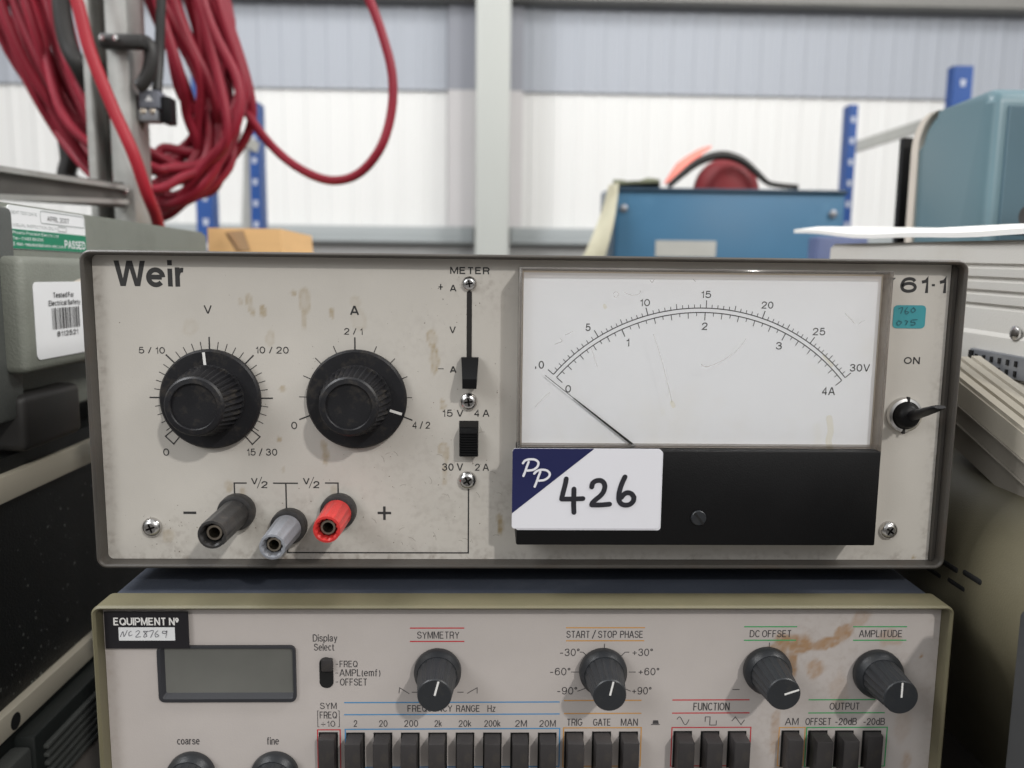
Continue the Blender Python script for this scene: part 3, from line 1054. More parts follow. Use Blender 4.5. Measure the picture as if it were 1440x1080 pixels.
# binding posts
def post(bx, by, fx, fy, depth, m, rc, rb, rf, n_f):
    c = at(bx, by, YP - .004)
    c.y = YP
    mb = MB()
    R = s2m(rc, YP - .004)
    mb.lathe(c, [(R * .96, 0), (R, .0012), (R, .0040), (R * .96, .0050), (R * .80, .0054), (R * .5, .0054)], 48)
    root = obj('binding_post', mb, 'rubberblack', ps, 35)
    b = MB()
    r0, r1 = s2m(rb, .31), s2m(rf, YP - depth)
    h = depth
    b.lathe(c, [(r0 * .9, .0054), (r0, .0062), (r0 * .99, .009), ((r0 + r1) / 2, h * .6), (r1 * 1.0, h - .0008), (r1 * .96, h), (r1 * .80, h + .0001),
                (r1 * .76, h - .0006), (r1 * .72, h - .006), (r1 * .50, h - .006)], 96, flute=(n_f, .0005, .007, h - .0005, .6), cap1=False)
    obj('cap', b, m, root, 35)
    s = MB()
    rs = r1 * .56
    s.lathe(c, [(rs, h - .0062), (rs, h - .0030), (rs * .93, h - .0026), (rs * .68, h - .0026), (rs * .64, h - .0032), (rs * .62, h - .012)], 36, cap0=False, cap1=False)
    s.mi = 1
    s.lathe(c, [(rs * .62, h - .0121), (.0002, h - .0121)], 36, cap0=False)
    obj('socket', s, ['brass', 'slot'], root, 35)


post(331, 721.5, 297.5, 754, .0314, 'rubberblack', 26.5, 21, 21.5, 8)
post(405, 741.5, 380.5, 768.5, .0277, 'greyplug', 26, 21, 19.5, 10)
post(475, 720.5, 461.4, 747, .0262, 'redplug', 26, 21, 20.5, 12)

# slide switches
yb = YP
p0, p1 = at(656.5, 410, YP), at(663.3, 508, YP)
mb = MB()
mb.prism(rrect(p0.x, p1.x, p1.z, p0.z, .0006), 'y', YP - .0001, YP - .00015)
rt = obj('meter_switch', mb, 'slot', ps, 0)
mb = MB()
xa, xb = at(648.5, 503, YP - .004).x, at(673, 503, YP - .004).x
za = at(660, 503, YP - .003).z
zb = at(660, 545, YP - .006).z
xm = (xa + xb) / 2
w = (xb - xa) / 2
zm = za + (zb - za) * .66
rings = []
for y, ww, z0_, z1_ in ((YP - .0003, w * .82, zb, za), (YP - .005, w * .9, zb, za), (YP - .0095, w * .92, zb + .0002, zm)):
    pass
# wedge: sloping upper face, blunt nose below
pr = [(YP - .0003, za), (YP - .0035, za), (YP - .0105, zm), (YP - .0105, zm - .0006), (YP - .0098, zb), (YP - .0003, zb)]
for sgn_i in (0,):
    A = []
    for (y, z) in pr:
        f = 1.0 if z > zm else .80
        A.append((y, z, w * (1.0 if z >= za - 1e-6 else .80)))
    mb.loft([[(xm - q[2], q[0], q[1]) for q in A], [(xm + q[2], q[0], q[1]) for q in A]], True, True, True)
obj('slider', mb, 'blackmatte', rt, 20)
mb = MB()
p0, p1 = at(646, 591.5, YP), at(672.5, 641, YP)
mb.prism([(p0.x, p1.z), (p1.x, p1.z), (p1.x, p0.z), (p0.x, p0.z)], 'y', YP - .0001, YP - .0004)
rt = obj('range_switch', mb, 'slot', ps, 0)
mb = MB()
z1_ = at(660, 603, YP - .004).z
z0_ = at(660, 641, YP - .003).z
nt_ = 9
prof = [(YP - .0002, z1_), (YP - .0032, z1_)]
for i in range(nt_):
    za_ = z1_ - .0014 - (z1_ - z0_ - .0018) * i / nt_
    st = (z1_ - z0_ - .0018) / nt_
    prof += [(YP - .0052, za_), (YP - .0052, za_ - st * .55), (YP - .0045, za_ - st * .62), (YP - .0045, za_ - st * .97)]
prof += [(YP - .0045, z0_), (YP - .0002, z0_)]
mb.prism(prof, 'x', p0.x + .0003, p1.x - .0003)
obj('slider', mb, 'blackmatte', rt, 20)

# toggle switch
ct = at(1273.5, 584, YP - .002)
ct.y = YP
mb = MB()
rn = s2m(25.5, YP - .002)
mb.lathe(ct, [(rn, 0), (rn, .0016), (rn * .95, .0024), (rn * .80, .0027), (rn * .76, .0022), (rn * .5, .0010)], 48, cap0=False)
rt = obj('toggle_switch', mb, 'chrome', ps, 35)
for a in (85, 265):
    d = Vector((math.cos(math.radians(a)), 0, math.sin(math.radians(a))))
    q = MB()
    p = ct + d * rn * .9
    q.box(p.x - .0004, p.x + .0004, YP - .0029, YP - .0012, p.z - .0011, p.z + .0011)
    obj('nut_slot', q, 'slot', rt, 0)
mb = MB()
rbq = s2m(19.5, YP - .004)
mb.lathe(ct, [(rbq, .0012), (rbq, .0024), (rbq * .93, .0042), (rbq * .76, .0056), (rbq * .5, .0064), (.0003, .0066)], 40)
obj('bush', mb, 'blackmatte', rt, 40)
tip = at(1322, 572.5, YP - .0235)
st = ct + Vector((.0006, -.0045, .0))
mb = MB()
d = (tip - st).normalized()
rings = []
for t, rx, rz in ((0, .0022, .0020), (.25, .0022, .0019), (.5, .0026, .0017), (.8, .0031, .0012), (.95, .0030, .0010), (1, .0022, .0006)):
    p = st + (tip - st) * t
    rings.append([p + Vector((1, 0, 0)) * rx * math.cos(2 * PI * i / 16) + Vector((0, d.z, -d.y)).normalized() * rz * math.sin(2 * PI * i / 16) for i in range(16)])
mb.loft(rings)
obj('lever', mb, 'black', rt, 50)

# ---- meter
YM = .3060      # acrylic front plane
YC = .3030      # black cover front
YD = .3115      # dial plate
mx0 = (at(732, 374, YM).x + at(726.5, 629, YM).x) / 2
mx1 = (at(1257, 383, YM).x + at(1241, 634, YM).x) / 2
mz1 = (at(740, 374, YM).z + at(1250, 383, YM).z) / 2
mzb = (at(735, 631.5, YC).z + at(1235, 636, YC).z) / 2     # top edge of black cover
mzc = (at(735, 766, YC).z + at(1220, 768.5, YC).z) / 2
bx0 = at(725.6, 760, YC).x
bx1 = (at(1240, 640, YC).x + at(1230, 766, YC).x) / 2
mb = MB()
mb.box(mx0 + .0012, mx1 - .0012, YD + .0008, YP - .0001, mzc + .001, mz1 - .0012)
meter = obj('meter', mb, 'creamtrim', ps, 0)
mb = MB()
dx0, dx1 = at(740, 400, YD).x, at(1234, 500, YD).x
dz1 = at(1000, 383, YD).z
mb.box(mx0 + .0018, mx1 - .0022, YD, YD + .0008, mzb - .012, mz1 - .0019)
obj('dial_plate', mb, 'dial', meter, 0)
mb = MB()
e = .0011
mb.box(mx0 + .0004, mx1 - .0004, YM, YM + e, mzb - .003, mz1 - .0004, .0004)
obj('window', mb, 'clear', meter, 20)
mb = MB()
mb.box(mx0, mx0 + e, YM + .0002, YP - .0002, mzb - .003, mz1, .0003)
mb.box(mx1 - e, mx1, YM + .0002, YP - .0002, mzb - .003, mz1, .0003)
mb.box(mx0 + e + .00005, mx1 - e - .00005, YM + e + .0001, YP - .0002, mz1 - e, mz1, .0003)
mb.box(mx0 + e + .00005, mx1 - e - .00005, YM + e + .0001, YD - .0002, mzb + .0002, mzb + .0010)
obj('window_edge', mb, 'clearedge', meter, 20)
mb = MB()
mb.box(bx0, bx1, YC, YP - .0002, mzc, mzb, .0007)
obj('cover', mb, 'blackmatte', meter, 25)
mb = MB()
cs = at(982, 728, YC)
rr = s2m(11.2, YC)
mb.lathe(cs, [(rr, 0), (rr, .0006), (rr * .9, .001), (.0003, .0011)], 36, cap0=False)
mb.mi = 1
a = math.radians(-52)
d = Vector((math.cos(a), 0, math.sin(a)))
mb.ribbon([cs + d * rr * .98 + Vector((0, -.00125, 0)), cs - d * rr * .98 + Vector((0, -.00125, 0))], .0008, (0, -1, 0), False, 0)
obj('cover_screw', mb, ['knobgrey', 'dark'], meter, 30)


# scale
def circ3(a, b, c):
    ax, az, bx, bz, cx_, cz_ = a.x, a.z, b.x, b.z, c.x, c.z
    d = 2 * (ax * (bz - cz_) + bx * (cz_ - az) + cx_ * (az - bz))
    ux = ((ax * ax + az * az) * (bz - cz_) + (bx * bx + bz * bz) * (cz_ - az) + (cx_ * cx_ + cz_ * cz_) * (az - bz)) / d
    uz = ((ax * ax + az * az) * (cx_ - bx) + (bx * bx + bz * bz) * (ax - cx_) + (cx_ * cx_ + cz_ * cz_) * (bx - ax)) / d
    o = Vector((ux, a.y, uz))
    return o, (a - o).length


Yd = YD
oo, ro = circ3(at(778.3, 526.4, Yd), at(993, 433.3, Yd), at(1188.3, 531, Yd))
ri = ro - s2m(6.2, Yd)


def ang_of(p):
    return math.atan2(p.x - oo.x, p.z - oo.z)


aV = [ang_of(at(*p, Yd)) for p in ((778.3, 526.4), (842, 475), (911, 443), (993, 433.3), (1072.5, 446.4), (1139.7, 482), (1188.3, 531))]
aA = [ang_of(at(*p, Yd)) for p in ((782.5, 530.6), (874.4, 463.3), (991.6, 439.4), (1104.7, 468.9), (1185, 533.9))]


def interp(tab, t):
    i = min(int(t), len(tab) - 2)
    return tab[i] + (tab[i + 1] - tab[i]) * (t - i)


def pol(a, r):
    return oo + Vector((math.sin(a), 0, math.cos(a))) * r


mb = MB()
kd = Yd / FPX
for rad, A in ((ro, aV), (ri, aA)):
    mb.ribbon([pol(A[0] + (A[-1] - A[0]) * i / 90, rad) for i in range(91)], 1.3 * kd, (0, -1, 0), False, .00006)
for i in range(61):
    if i in (0, 60):
        L, wd = 10.5, 1.2
    elif i % 10 == 0:
        L, wd = 11, 1.2
    elif i % 5 == 0:
        L, wd = 7.5, 1.0
    else:
        L, wd = 5, .9
    a = interp(aV, i / 10)
    mb.ribbon([pol(a, ro + .5 * kd), pol(a, ro + L * kd)], wd * kd, (0, -1, 0), False, .00009)
for i in range(41):
    if i % 10 == 0:
        L, wd = 11, 1.2
    elif i % 2 == 0:
        L, wd = 8, 1.0
    else:
        L, wd = 5, .9
    a = interp(aA, i / 10)
    mb.ribbon([pol(a, ri - .5 * kd), pol(a, ri - L * kd)], wd * kd, (0, -1, 0), False, .00009)
D = lambda s, a, b, c, d, bo=.007: text(mb, s, a, b, c, d, Yd, bo)
D('0', 757.5, 765, 507.5, 518.5)
D('.', 752.5, 754, 516, 518, 0)
D('5', 823.5, 830.5, 455, 465.5)
D('10', 900, 914, 420.5, 430.5)
D('15', 986, 1000, 409, 419)
D('20', 1071, 1087.5, 424, 434)
D('25', 1143, 1160.5, 461, 471.5)
D('30V', 1195, 1223, 512, 522.5)
D('0', 795, 803, 541.5, 552)
D('1', 880.5, 885, 476, 487)
D('2', 987, 995, 453.5, 464)
D('3', 1091, 1099.5, 481, 491.5)
D('4A', 1156, 1174, 544.5, 555.5)
obj('scale', mb, 'dialink', meter, 0)
mb = MB()
yn = YD - .0011
n0, n1, n2 = at(766.7, 527.8, yn), at(807, 560, yn), at(897, 631, yn)
mb.tube([n0, n1], .00012, 8)
d = (n2 - n1).normalized()
sd = Vector((-d.z, 0, d.x))
mb.loft([[n1 + sd * .00018 + Vector((0, q, 0)) for q in (0, .0005)] + [n1 - sd * .00018 + Vector((0, q, 0)) for q in (.0005, 0)],
         [n2 + sd * .00048 + Vector((0, q, 0)) for q in (0, .0005)] + [n2 - sd * .00048 + Vector((0, q, 0)) for q in (.0005, 0)]])
obj('needle', mb, 'blackmatte', meter, 30)

mb = MB()
for st in ([(986, 514.5), (998, 514.5), (1018, 506), (1038, 491), (1049, 476)], [(862, 413.5), (866, 410), (870, 413), (867, 418), (863, 417)], [(878, 411), (888, 415), (898, 414), (901, 409)],
           [(914, 394), (917, 397), (920, 393)], [(975, 393), (978, 396)], [(795, 471), (806, 466)], [(780, 484), (790, 480), (788, 476)], [(832, 490), (836, 504), (840, 516)],
           [(919, 470), (930, 505), (939, 540), (945, 566)], [(752, 573), (764, 560), (773, 552)], [(1207, 456), (1212, 452), (1216, 451)], [(1188, 440), (1202, 455)], [(986, 512), (992, 516), (998, 515)]):
    mb = MB()
    mb.ribbon(catmull([at(a, b, YM) for a, b in st], 5), .00022, (0, -1, 0), False, .00005)
    obj('scratch', mb, 'scratch', meter, 0)
mb = MB()
random.seed(21)
for st, w0 in (([(1166, 588), (1168, 606), (1165, 620), (1168, 632)], 9), ([(1158, 500), (1163, 506), (1170, 514)], 4), ([(850, 430), (851, 432)], 5), ([(945, 566), (947, 571)], 6)):
    mb = MB()
    mb.ribbon(catmull([at(a, b, YM) for a, b in st], 5), s2m(w0, YM), (0, -1, 0), True, .00004)
    obj('dried_drip', mb, 'drip', meter, 0)
# lot label on the cover
YL = YC - .0004


def quad_label(name, TL, TR, BR, BL, Y, r, m, parent, th=.0003, rot=0, label=None):
    x0, x1 = (at(*TL, Y).x + at(*BL, Y).x) / 2, (at(*TR, Y).x + at(*BR, Y).x) / 2
    z1, z0 = (at(*TL, Y).z + at(*TR, Y).z) / 2, (at(*BL, Y).z + at(*BR, Y).z) / 2
    mb = MB()
    mb.prism(rrect(x0, x1, z0, z1, r), 'y', Y, Y + th)
    return obj(name, mb, m, parent, 0, label), (x0, x1, z0, z1)


lab, _ = quad_label('lot_label', (724, 633), (931.5, 633), (929.8, 746.5), (726, 744.5), YC - .0003, .0012, 'paper', ps, .0003, label='white card label with navy corner and handwritten number')
lab2, (lx0, lx1, lz0, lz1) = quad_label('upper_sheet', (721, 631), (930.5, 631), (927, 745), (719.3, 742), YL - .0003, .0012, 'paper', lab, .0003)
YL2 = YL - .0003
mb = MB()
pa, pb = at(836, 631, YL2), at(719.3, 722, YL2)
rr = .0012
pts = [(pa.x, lz1), (lx0 + rr, lz1), (lx0 + rr * .3, lz1 - rr * .3), (lx0, lz1 - rr), (lx0, pb.z)]
mb.poly([(x, YL2 - .00006, z) for x, z in pts])
obj('navy_corner', mb, 'navy', lab, 0)


def strokes(mb, lst, Y, w, ox, oy, sc, lift=.00012, k=7):
    for i, st in enumerate(lst):
        P = catmull([at(ox + a * sc, oy + b * sc, Y) for a, b in st], k)
        mb.ribbon(P, w * Y / FPX, (0, -1, 0), True, lift + i * .00003)


mb = MB()
Z3 = (700, 600, .20833)
strokes(mb, [[(462, 352), (455, 390), (442, 440), (431, 487)], [(431, 488), (470, 488), (520, 487), (574, 485)], [(514, 420), (513, 470), (512, 530), (514, 578)],
             [(634, 406), (640, 382), (660, 366), (690, 362), (714, 376), (722, 405), (712, 440), (690, 468), (662, 490), (640, 512), (634, 525)], [(634, 527), (690, 527), (754, 522)],
             [(858, 338), (842, 372), (826, 416), (817, 460), (818, 496), (834, 520), (862, 528), (893, 522), (914, 500), (918, 474)], [(918, 474), (902, 452), (876, 444), (852, 454), (834, 476)]], YL2, 7.2, *Z3)
obj('handwritten_number', mb, 'marker', lab, 0)
mb = MB()
strokes(mb, [[(208, 238), (196, 270), (186, 300), (173, 332)], [(170, 246), (185, 228), (215, 220), (250, 222), (273, 240), (268, 268), (240, 290), (200, 296)],
             [(287, 304), (274, 338), (262, 372), (249, 404)], [(246, 316), (262, 300), (292, 290), (328, 294), (350, 314), (344, 338), (316, 358), (278, 364)]], YL2, 3.3, *Z3)
obj('monogram', mb, 'paper', lab, 0)

# turquoise tape
tp, _ = quad_label('tape_label', (1256.5, 430.5), (1302, 428), (1301, 461.5), (1255.5, 462), YP - .0002, .0016, 'teal', ps, .00015, label='small turquoise sticker with faded handwriting')
mb = MB()
Z4 = (1180, 340, .27778)
strokes(mb, [[(302, 338), (322, 334), (312, 362)], [(345, 332), (333, 352), (340, 366), (352, 356), (336, 352)], [(376, 334), (364, 346), (372, 358), (386, 346), (376, 334)],
             [(300, 400), (291, 412), (300, 422), (316, 408), (302, 400)], [(334, 398), (345, 404), (336, 420), (347, 402)], [(394, 394), (368, 396), (364, 406), (382, 408), (380, 420), (362, 420)]],
        YP - .0002, 1.3, *Z4, k=4)
obj('handwriting', mb, 'tealink', tp, 0)
# feet
for fx in (cx0 + .06, cx1 - .06):
    for fy in (YR + .03, YR + .215):
        mb = MB()
        mb.lathe((fx, fy, cz0), [(.0085, 0), (.0085, .007), (.007, .0094)], 24, axis=(0, 0, -1))
        obj('rubber_foot', mb, 'blackrubber', ps)

# ------------------------------------------------------------------ function generator
YB, YG = .296, .3025
gx0 = (at(128, 870, YB).x + at(138.7, 1080, YB).x) / 2
gx1 = (at(1341.5, 870, YB).x + at(1325.5, 1080, YB).x) / 2
gz1 = (at(200, 852.5, YB).z + at(720, 853, YB).z + at(1250, 853, YB).z) / 3
gz0 = BENCH + .008
fg = thing('function_generator', 'pale fronted signal generator with rows of charcoal push buttons, bottom of the stack', 'signal generator',
           ((gx0 + gx1) / 2, YG + .1, BENCH))
mb = MB()
t = .0016
mb.sleeve(gx0, gx1, gz0, gz1, YB, YB + .013, t, .0036, .0008)
obj('bezel', mb, 'bezel', fg)
mb = MB()
cov1 = cz0 - .0095
mb.box(gx0 + .0022, gx1 - .0022, YB + .0125, YB + .25, gz0 + .002, cov1, .0015)
obj('cover', mb, 'navycover', fg)
hx0, hx1, hz1, hz0 = gx0 + t + .0001, gx1 - t - .0001, gz1 - t - .0001, gz0 + t
FG_ST = [(1120, 905, 34, 14, -8, .8, 0), (1092, 915, 14, 14, 0, .6, 0), (1160, 905, 26, 9, 20, .75, 0), (1185, 890, 16, 12, 45, .7, 0), (1210, 870, 20, 10, 35, .35, 0), (1115, 935, 8, 24, 10, .8, 0),
         (1146, 940, 13, 15, 0, .5, 0), (1252, 897, 18, 14, 0, .35, 0), (1090, 1030, 7, 38, 0, .34, 0), (1100, 1075, 14, 14, 0, .25, 0), (1274, 1068, 8, 16, 0, .4, 0), (1295, 922, 2.5, 2.5, 0, .9, 0),
         (1180, 970, 14, 30, 0, .2, 0), (1270, 1020, 14, 30, 0, .16, 0)]
FG_GR = [(1180, 960, 140, .14), (1260, 960, 80, .15), (1090, 1040, 70, .25), (1150, 900, 90, .2)]
panel_grid('front_panel', hx0, hx1, hz0, hz1, YG, 'fgpanel', fg, FG_ST, FG_GR, .3, .0011)
mb = MB()
G = lambda s, a, b, c, d, bo=.004, sp=1.0, ws=1.0: label_part(fg, 'fgink', s, a, b, c, d, YG, bo, sp, ws)
G('Display', 439.5, 474.5, 892, 904.5)
G('Select', 441.5, 470.5, 905, 915)
G('FREQ', 477.5, 503, 929, 938.5)
G('AMPL(emf)', 477.5, 535, 941, 952)
G('OFFSET', 478, 516.5, 954, 964)
for y in (934, 946.5, 959):
    rule_part('tick', fg, 'fgink', [(472, y), (475.5, y)], YG, 1)
G('SYMMETRY', 586.5, 646, 888, 898)
G('START', 796.5, 829.5, 887, 897)
G('/', 832.5, 838, 886, 898)
G('STOP', 841, 867.5, 887, 897)
G('PHASE', 872, 904.5, 887, 897)
G('DC OFFSET', 1054, 1113, 886, 896)
G('AMPLITUDE', 1208, 1269, 886, 896)
for s_, a, b, c in (('-30°', 787, 815, 912), ('+30°', 889, 918, 912), ('-60°', 773, 802, 939), ('+60°', 897.5, 927, 939), ('-90°', 783, 811.5, 966), ('+90°', 888.5, 916, 966)):
    G(s_, a, b, c, c + 10.5, .002)
for pts in ([(815.5, 917), (820, 917), (827, 924)], [(872, 924), (879, 917), (885, 917)], [(803, 945), (814, 945)], [(884, 945), (894, 945)],
            [(812, 972), (823, 968)], [(878, 968), (887, 972)], [(850, 905), (850, 915)], [(1082, 903.5), (1082, 914)],
            [(561, 975), (562, 967), (575.5, 975.5)], [(579, 973.3), (587, 973.3)], [(643, 973.3), (652, 973.3)], [(657, 975), (671, 967), (671, 975)],
            [(1030, 969.5), (1040, 969.5)]):
    rule_part('tick', fg, 'fgink', pts, YG, 1.1)
G('FREQUENCY', 573, 636, 991.5, 1001)
G('RANGE', 641.5, 675, 991.5, 1001)
G('Hz', 685.5, 697, 991.5, 1001)
for s_, a, b in (('2', 497.5, 502.5), ('20', 533, 545), ('200', 568.5, 588), ('2k', 611, 621.5), ('20k', 645, 663), ('200k', 681, 704), ('2M', 724.5, 741), ('20M', 758.5, 781.5)):
    G(s_, a, b, 1012.5, 1022)
G('TRIG', 797, 819, 1010.5, 1020.5)
G('GATE', 834, 859, 1010.5, 1020.5)
G('MAN', 873, 897, 1010.5, 1020.5)
G('FUNCTION', 975, 1026, 988, 999)
G('OUTPUT', 1166.5, 1209, 988, 998)
G('AM', 1104, 1123, 1009.5, 1019.5)
G('OFFSET', 1132.5, 1169, 1009.5, 1019.5)
G('-20dB', 1174, 1205, 1009.5, 1019.5)
G('-20dB', 1213.5, 1244.5, 1009.5, 1019.5)
G('SYM', 450, 473.5, 988, 997)
G('FREQ', 449.5, 474, 1000.5, 1010.5)
G('÷10', 451, 471.5, 1013.5, 1022)
rule_part('symbol', fg, 'fgink', [(448.5, 999.5), (446.5, 999.5), (447, 1022), (449, 1022)], YG, .9)
rule_part('symbol', fg, 'fgink', [(475, 999.5), (477, 999.5), (477, 1022), (475, 1022)], YG, .9)
G('coarse', 249, 281, 1039, 1047)
G('fine', 375, 392.5, 1036.5, 1047)
mb = MB()
P = [at(952 + 17 * i / 16, 1013.5 - 5.5 * math.sin(2 * PI * i / 16 + .35), YG) for i in range(17)]
mb.ribbon(P, .0003, (0, -1, 0), False, .00006)
obj('symbol', mb, 'fgink', fg, 0)
rule_part('symbol', fg, 'fgink', [(991.5, 1015), (991.5, 1008), (998.5, 1008), (998.5, 1019.5), (1007, 1019.5), (1007, 1013)], YG, 1.1)
rule_part('symbol', fg, 'fgink', [(1029, 1014), (1034, 1008), (1042, 1019), (1047, 1012)], YG, 1.1)
rule_part('symbol', fg, 'fgink', [(915.5, 1018.8), (928, 1018.8)], YG, 1.2)
mb = MB()
q = [at(*p, YG - .0001) for p in ((917.5, 1018), (926.5, 1018), (925.5, 1013), (918.5, 1013))]
mb.poly(q)
obj('symbol', mb, 'fgink', fg, 0)
for i, (c, L) in enumerate((('redline', [((576.5, 883.2), (653, 883.2)), ((576.5, 902), (653, 902)), ((945.5, 984.3), (1054, 984.3)), ((945, 1002.7), (1054, 1002.7))]),
                            ('blueline', [((484, 988), (787, 987)), ((484, 1005), (787, 1004))]),
                            ('orangeline', [((796, 882.7), (907, 882.7)), ((796, 901), (906, 901)), ((793, 985), (902, 985)), ((793, 1003.3), (902, 1003.3))]),
                            ('greenline', [((1046.5, 881.3), (1121, 881.3)), ((1046, 900.3), (1119.5, 900.3)), ((1199.5, 881.3), (1275.5, 881.3)), ((1199.5, 900.3), (1274.5, 900.3)),
                                           ((1137, 984), (1231, 984)), ((1136.5, 1002.5), (1244, 1002.5))]))):
    for l_ in L:
        rule_part('heading_line', fg, c, l_, YG, 1.8)
frame_part('button_frame', fg, 'redline', 446.5, 1026.2, 479.5, 1090, YG, 1.7)
frame_part('button_frame', fg, 'redline', 945, 1023, 1053, 1076.5, YG, 1.7)
frame_part('button_frame', fg, 'blueline', 485.5, 1025.5, 786, 1077.5, YG, 1.8)
frame_part('button_frame', fg, 'orangeline', 792.5, 1023.5, 900, 1077, YG, 1.8)
frame_part('button_frame', fg, 'orangeline', 1096, 1023, 1129, 1076.5, YG, 1.6)
frame_part('button_frame', fg, 'greenline', 1134.5, 1023, 1243.5, 1077, YG, 1.8)

# buttons: base slot px of left, right, top ; protrusion
BT = [(450.5, 473, 1030.5, .0052)]
for i in range(8):
    BT.append((489 + i * 38.5, 511 + i * 38.5, 1031, .0078))
for a in (796, 834.7, 872.5):
    BT.append((a, a + 22.5, 1029.5, .0080))
for a in (949, 987.5, 1025.5):
    BT.append((a, a + 22, 1028.8, .0080))
BT += [(1101, 1122, 1028, .0066), (1138.5, 1161.5, 1028, .0080), (1176.3, 1198.3, 1028, .0076), (1215, 1237, 1028, .0040)]
for (a, b, tp_, pr_) in BT:
    A, B = at(a, tp_, YG), at(b, tp_, YG)
    mb = MB()
    hgt = .0150
    z1_ = (A.z + B.z) / 2
    pr_ += random.uniform(-.0003, .0003)
    vv = mb.box(A.x, B.x, YG - pr_, YG - .0001, z1_ - hgt, z1_, .0005, 2)
    tl_ = random.uniform(-.012, .012)
    for v_ in vv:
        v_.co.x += (YG - v_.co.y) * tl_
    rtb = obj('push_button', mb, 'button', fg, 30)
    m2 = MB()
    m2.prism([(A.x - .0006, z1_ - hgt - .0005), (B.x + .0006, z1_ - hgt - .0005), (B.x + .0006, z1_ + .0003), (A.x - .0006, z1_ + .0003)], 'y', YG - .00002, YG - .00012)
    obj('slot', m2, 'dark', rtb, 0)


def fg_knob(px, py, ang, rsk=35.5, rcap=26, h=.0205, ydel=.004):
    c = at(px, py, YG - ydel)
    c.y = YG
    R = s2m(rsk, YG - ydel)
    r1 = s2m(30, YG - .006)
    r2 = s2m(rcap, YG - h)
    mb = MB()
    mb.lathe(c, [(R * .97, .0004), (R, .0012), (R, .0030), (R * .98, .0040), (R * .86, .0053), (r1 * 1.01, .0058), (r1 * .97, .0058)], 72)
    rt_ = obj('control_knob', mb, 'knobgrey', fg, 40)
    mb = MB()
    mb.lathe(c, [(r1 * .98, .0056), (r1 * .97, .0075), (r2 * 1.02, h - .0012), (r2 * 1.0, h - .0004), (r2 * .95, h), (.0003, h + .00005)], 144, flute=(18, .00055, .006, h - .0009, .35))
    obj('grip', mb, 'knobgrey', rt_, 30)
    mb = MB()
    a_ = math.radians(ang)
    d_ = Vector((math.sin(a_), 0, math.cos(a_)))
    e_ = c + Vector((0, -h - .00008, 0))
    mb.ribbon([e_ + d_ * r2 * .02, e_ + d_ * r2 * .92], .00072, (0, -1, 0), False, .00005)
    obj('pointer_line', mb, 'white', rt_, 0)


fg_knob(615, 948, 15, 35.3, 25.7)
fg_knob(849, 948, 12, 36, 25)
fg_knob(1081.5, 946.5, 71, 36.3, 25.5)
fg_knob(1238, 951, 0, 37.5, 26.5)
fg_knob(266, 1094.5, 20, 36, 26)
fg_knob(384.5, 1094, -10, 36, 26)

# display
a, b = at(221.5, 907, YG), at(418, 985, YG)
mb = MB()
yf = YG - .0012
xo0, xo1, zo0, zo1 = a.x, b.x, b.z, a.z
ro_ = rrect(xo0, xo1, zo0, zo1, .0022)
ri_ = rrect(xo0 + .0014, xo1 - .0010, zo0 + .0014, zo1 - .0008, .0012)
rd_ = rrect(xo0 + .0027, xo1 - .0011, zo0 + .0036, zo1 - .0010, .0006)
mb.loft([[(p[0], YG - .00005, p[1]) for p in ro_], [(p[0], yf, p[1]) for p in ro_], [(p[0], yf - .0002, p[1]) for p in ri_], [(p[0], YG - .00002, p[1]) for p in rd_]], True, False, False)
dsp = obj('display', mb, 'lcdframe', fg, 30)
mb = MB()
mb.poly([(xo0 + .002, YG - .00012, zo0 + .002), (xo1 - .0009, YG - .00012, zo0 + .002), (xo1 - .0009, YG - .00012, zo1 - .0008), (xo0 + .002, YG - .00012, zo1 - .0008)])
obj('screen', mb, 'lcd', dsp, 0)
# equipment number label
el, _ = quad_label('equipment_label', (145.5, 860.5), (264.5, 860.5), (266, 911.5), (149, 912.5), YG - .0017, .0002, 'eqlabel', fg, .0004, label='black tape label with white lettering and a handwritten number')
mb = MB()
text(mb, 'EQUIPMENT Nº', 159.5, 251.5, 868.5, 879.5, YG - .0017, .018, 1.0)
obj('lettering', mb, 'white', el, 0)
wl, _ = quad_label('white_strip', (166.2, 882.7), (245.7, 881.8), (246.2, 900.3), (167.5, 901.3), YG - .00185, .0001, 'label', el, .0001)
mb = MB()
Z6 = (120, 820, .25)
strokes(mb, [[(198, 300), (212, 272), (218, 300), (236, 266)], [(258, 270), (246, 278), (248, 296), (264, 290)], [(284, 274), (300, 266), (304, 278), (284, 302), (312, 300)],
             [(346, 270), (328, 270), (342, 284), (346, 298), (330, 302), (334, 288), (352, 268)], [(358, 270), (384, 266), (368, 304)], [(408, 266), (394, 284), (398, 302), (414, 294), (400, 284)],
             [(456, 270), (438, 268), (436, 280), (454, 280), (460, 266), (454, 304)]], YG - .00185, .9, *Z6, k=4)
obj('handwriting', mb, 'pen', el, 0)
# display select slide switch
a, b = at(449, 924, YG), at(469.3, 967, YG)
mb = MB()
mb.prism(rrect(a.x, b.x, b.z, a.z, (b.x - a.x) / 2 - .0001, 10), 'y', YG - .0001, YG - .0003)
sw = obj('slide_switch', mb, 'dark', fg, 0)
a, b = at(451.3, 927, YG - .002), at(467.5, 945, YG - .002)
mb = MB()
mb.box(a.x, b.x, YG - .0022, YG - .0003, b.z, a.z, .0006, 2)
obj('slider', mb, 'button', sw, 30)
for fx in (gx0 + .04, gx1 - .04):
    for fy in (YB + .03, YB + .22):
        mb = MB()
        mb.lathe((fx, fy, gz0 + .002), [(.009, 0), (.009, .008), (.008, .01)], 24, axis=(0, 0, -1))
        obj('rubber_foot', mb, 'blackrubber', fg)

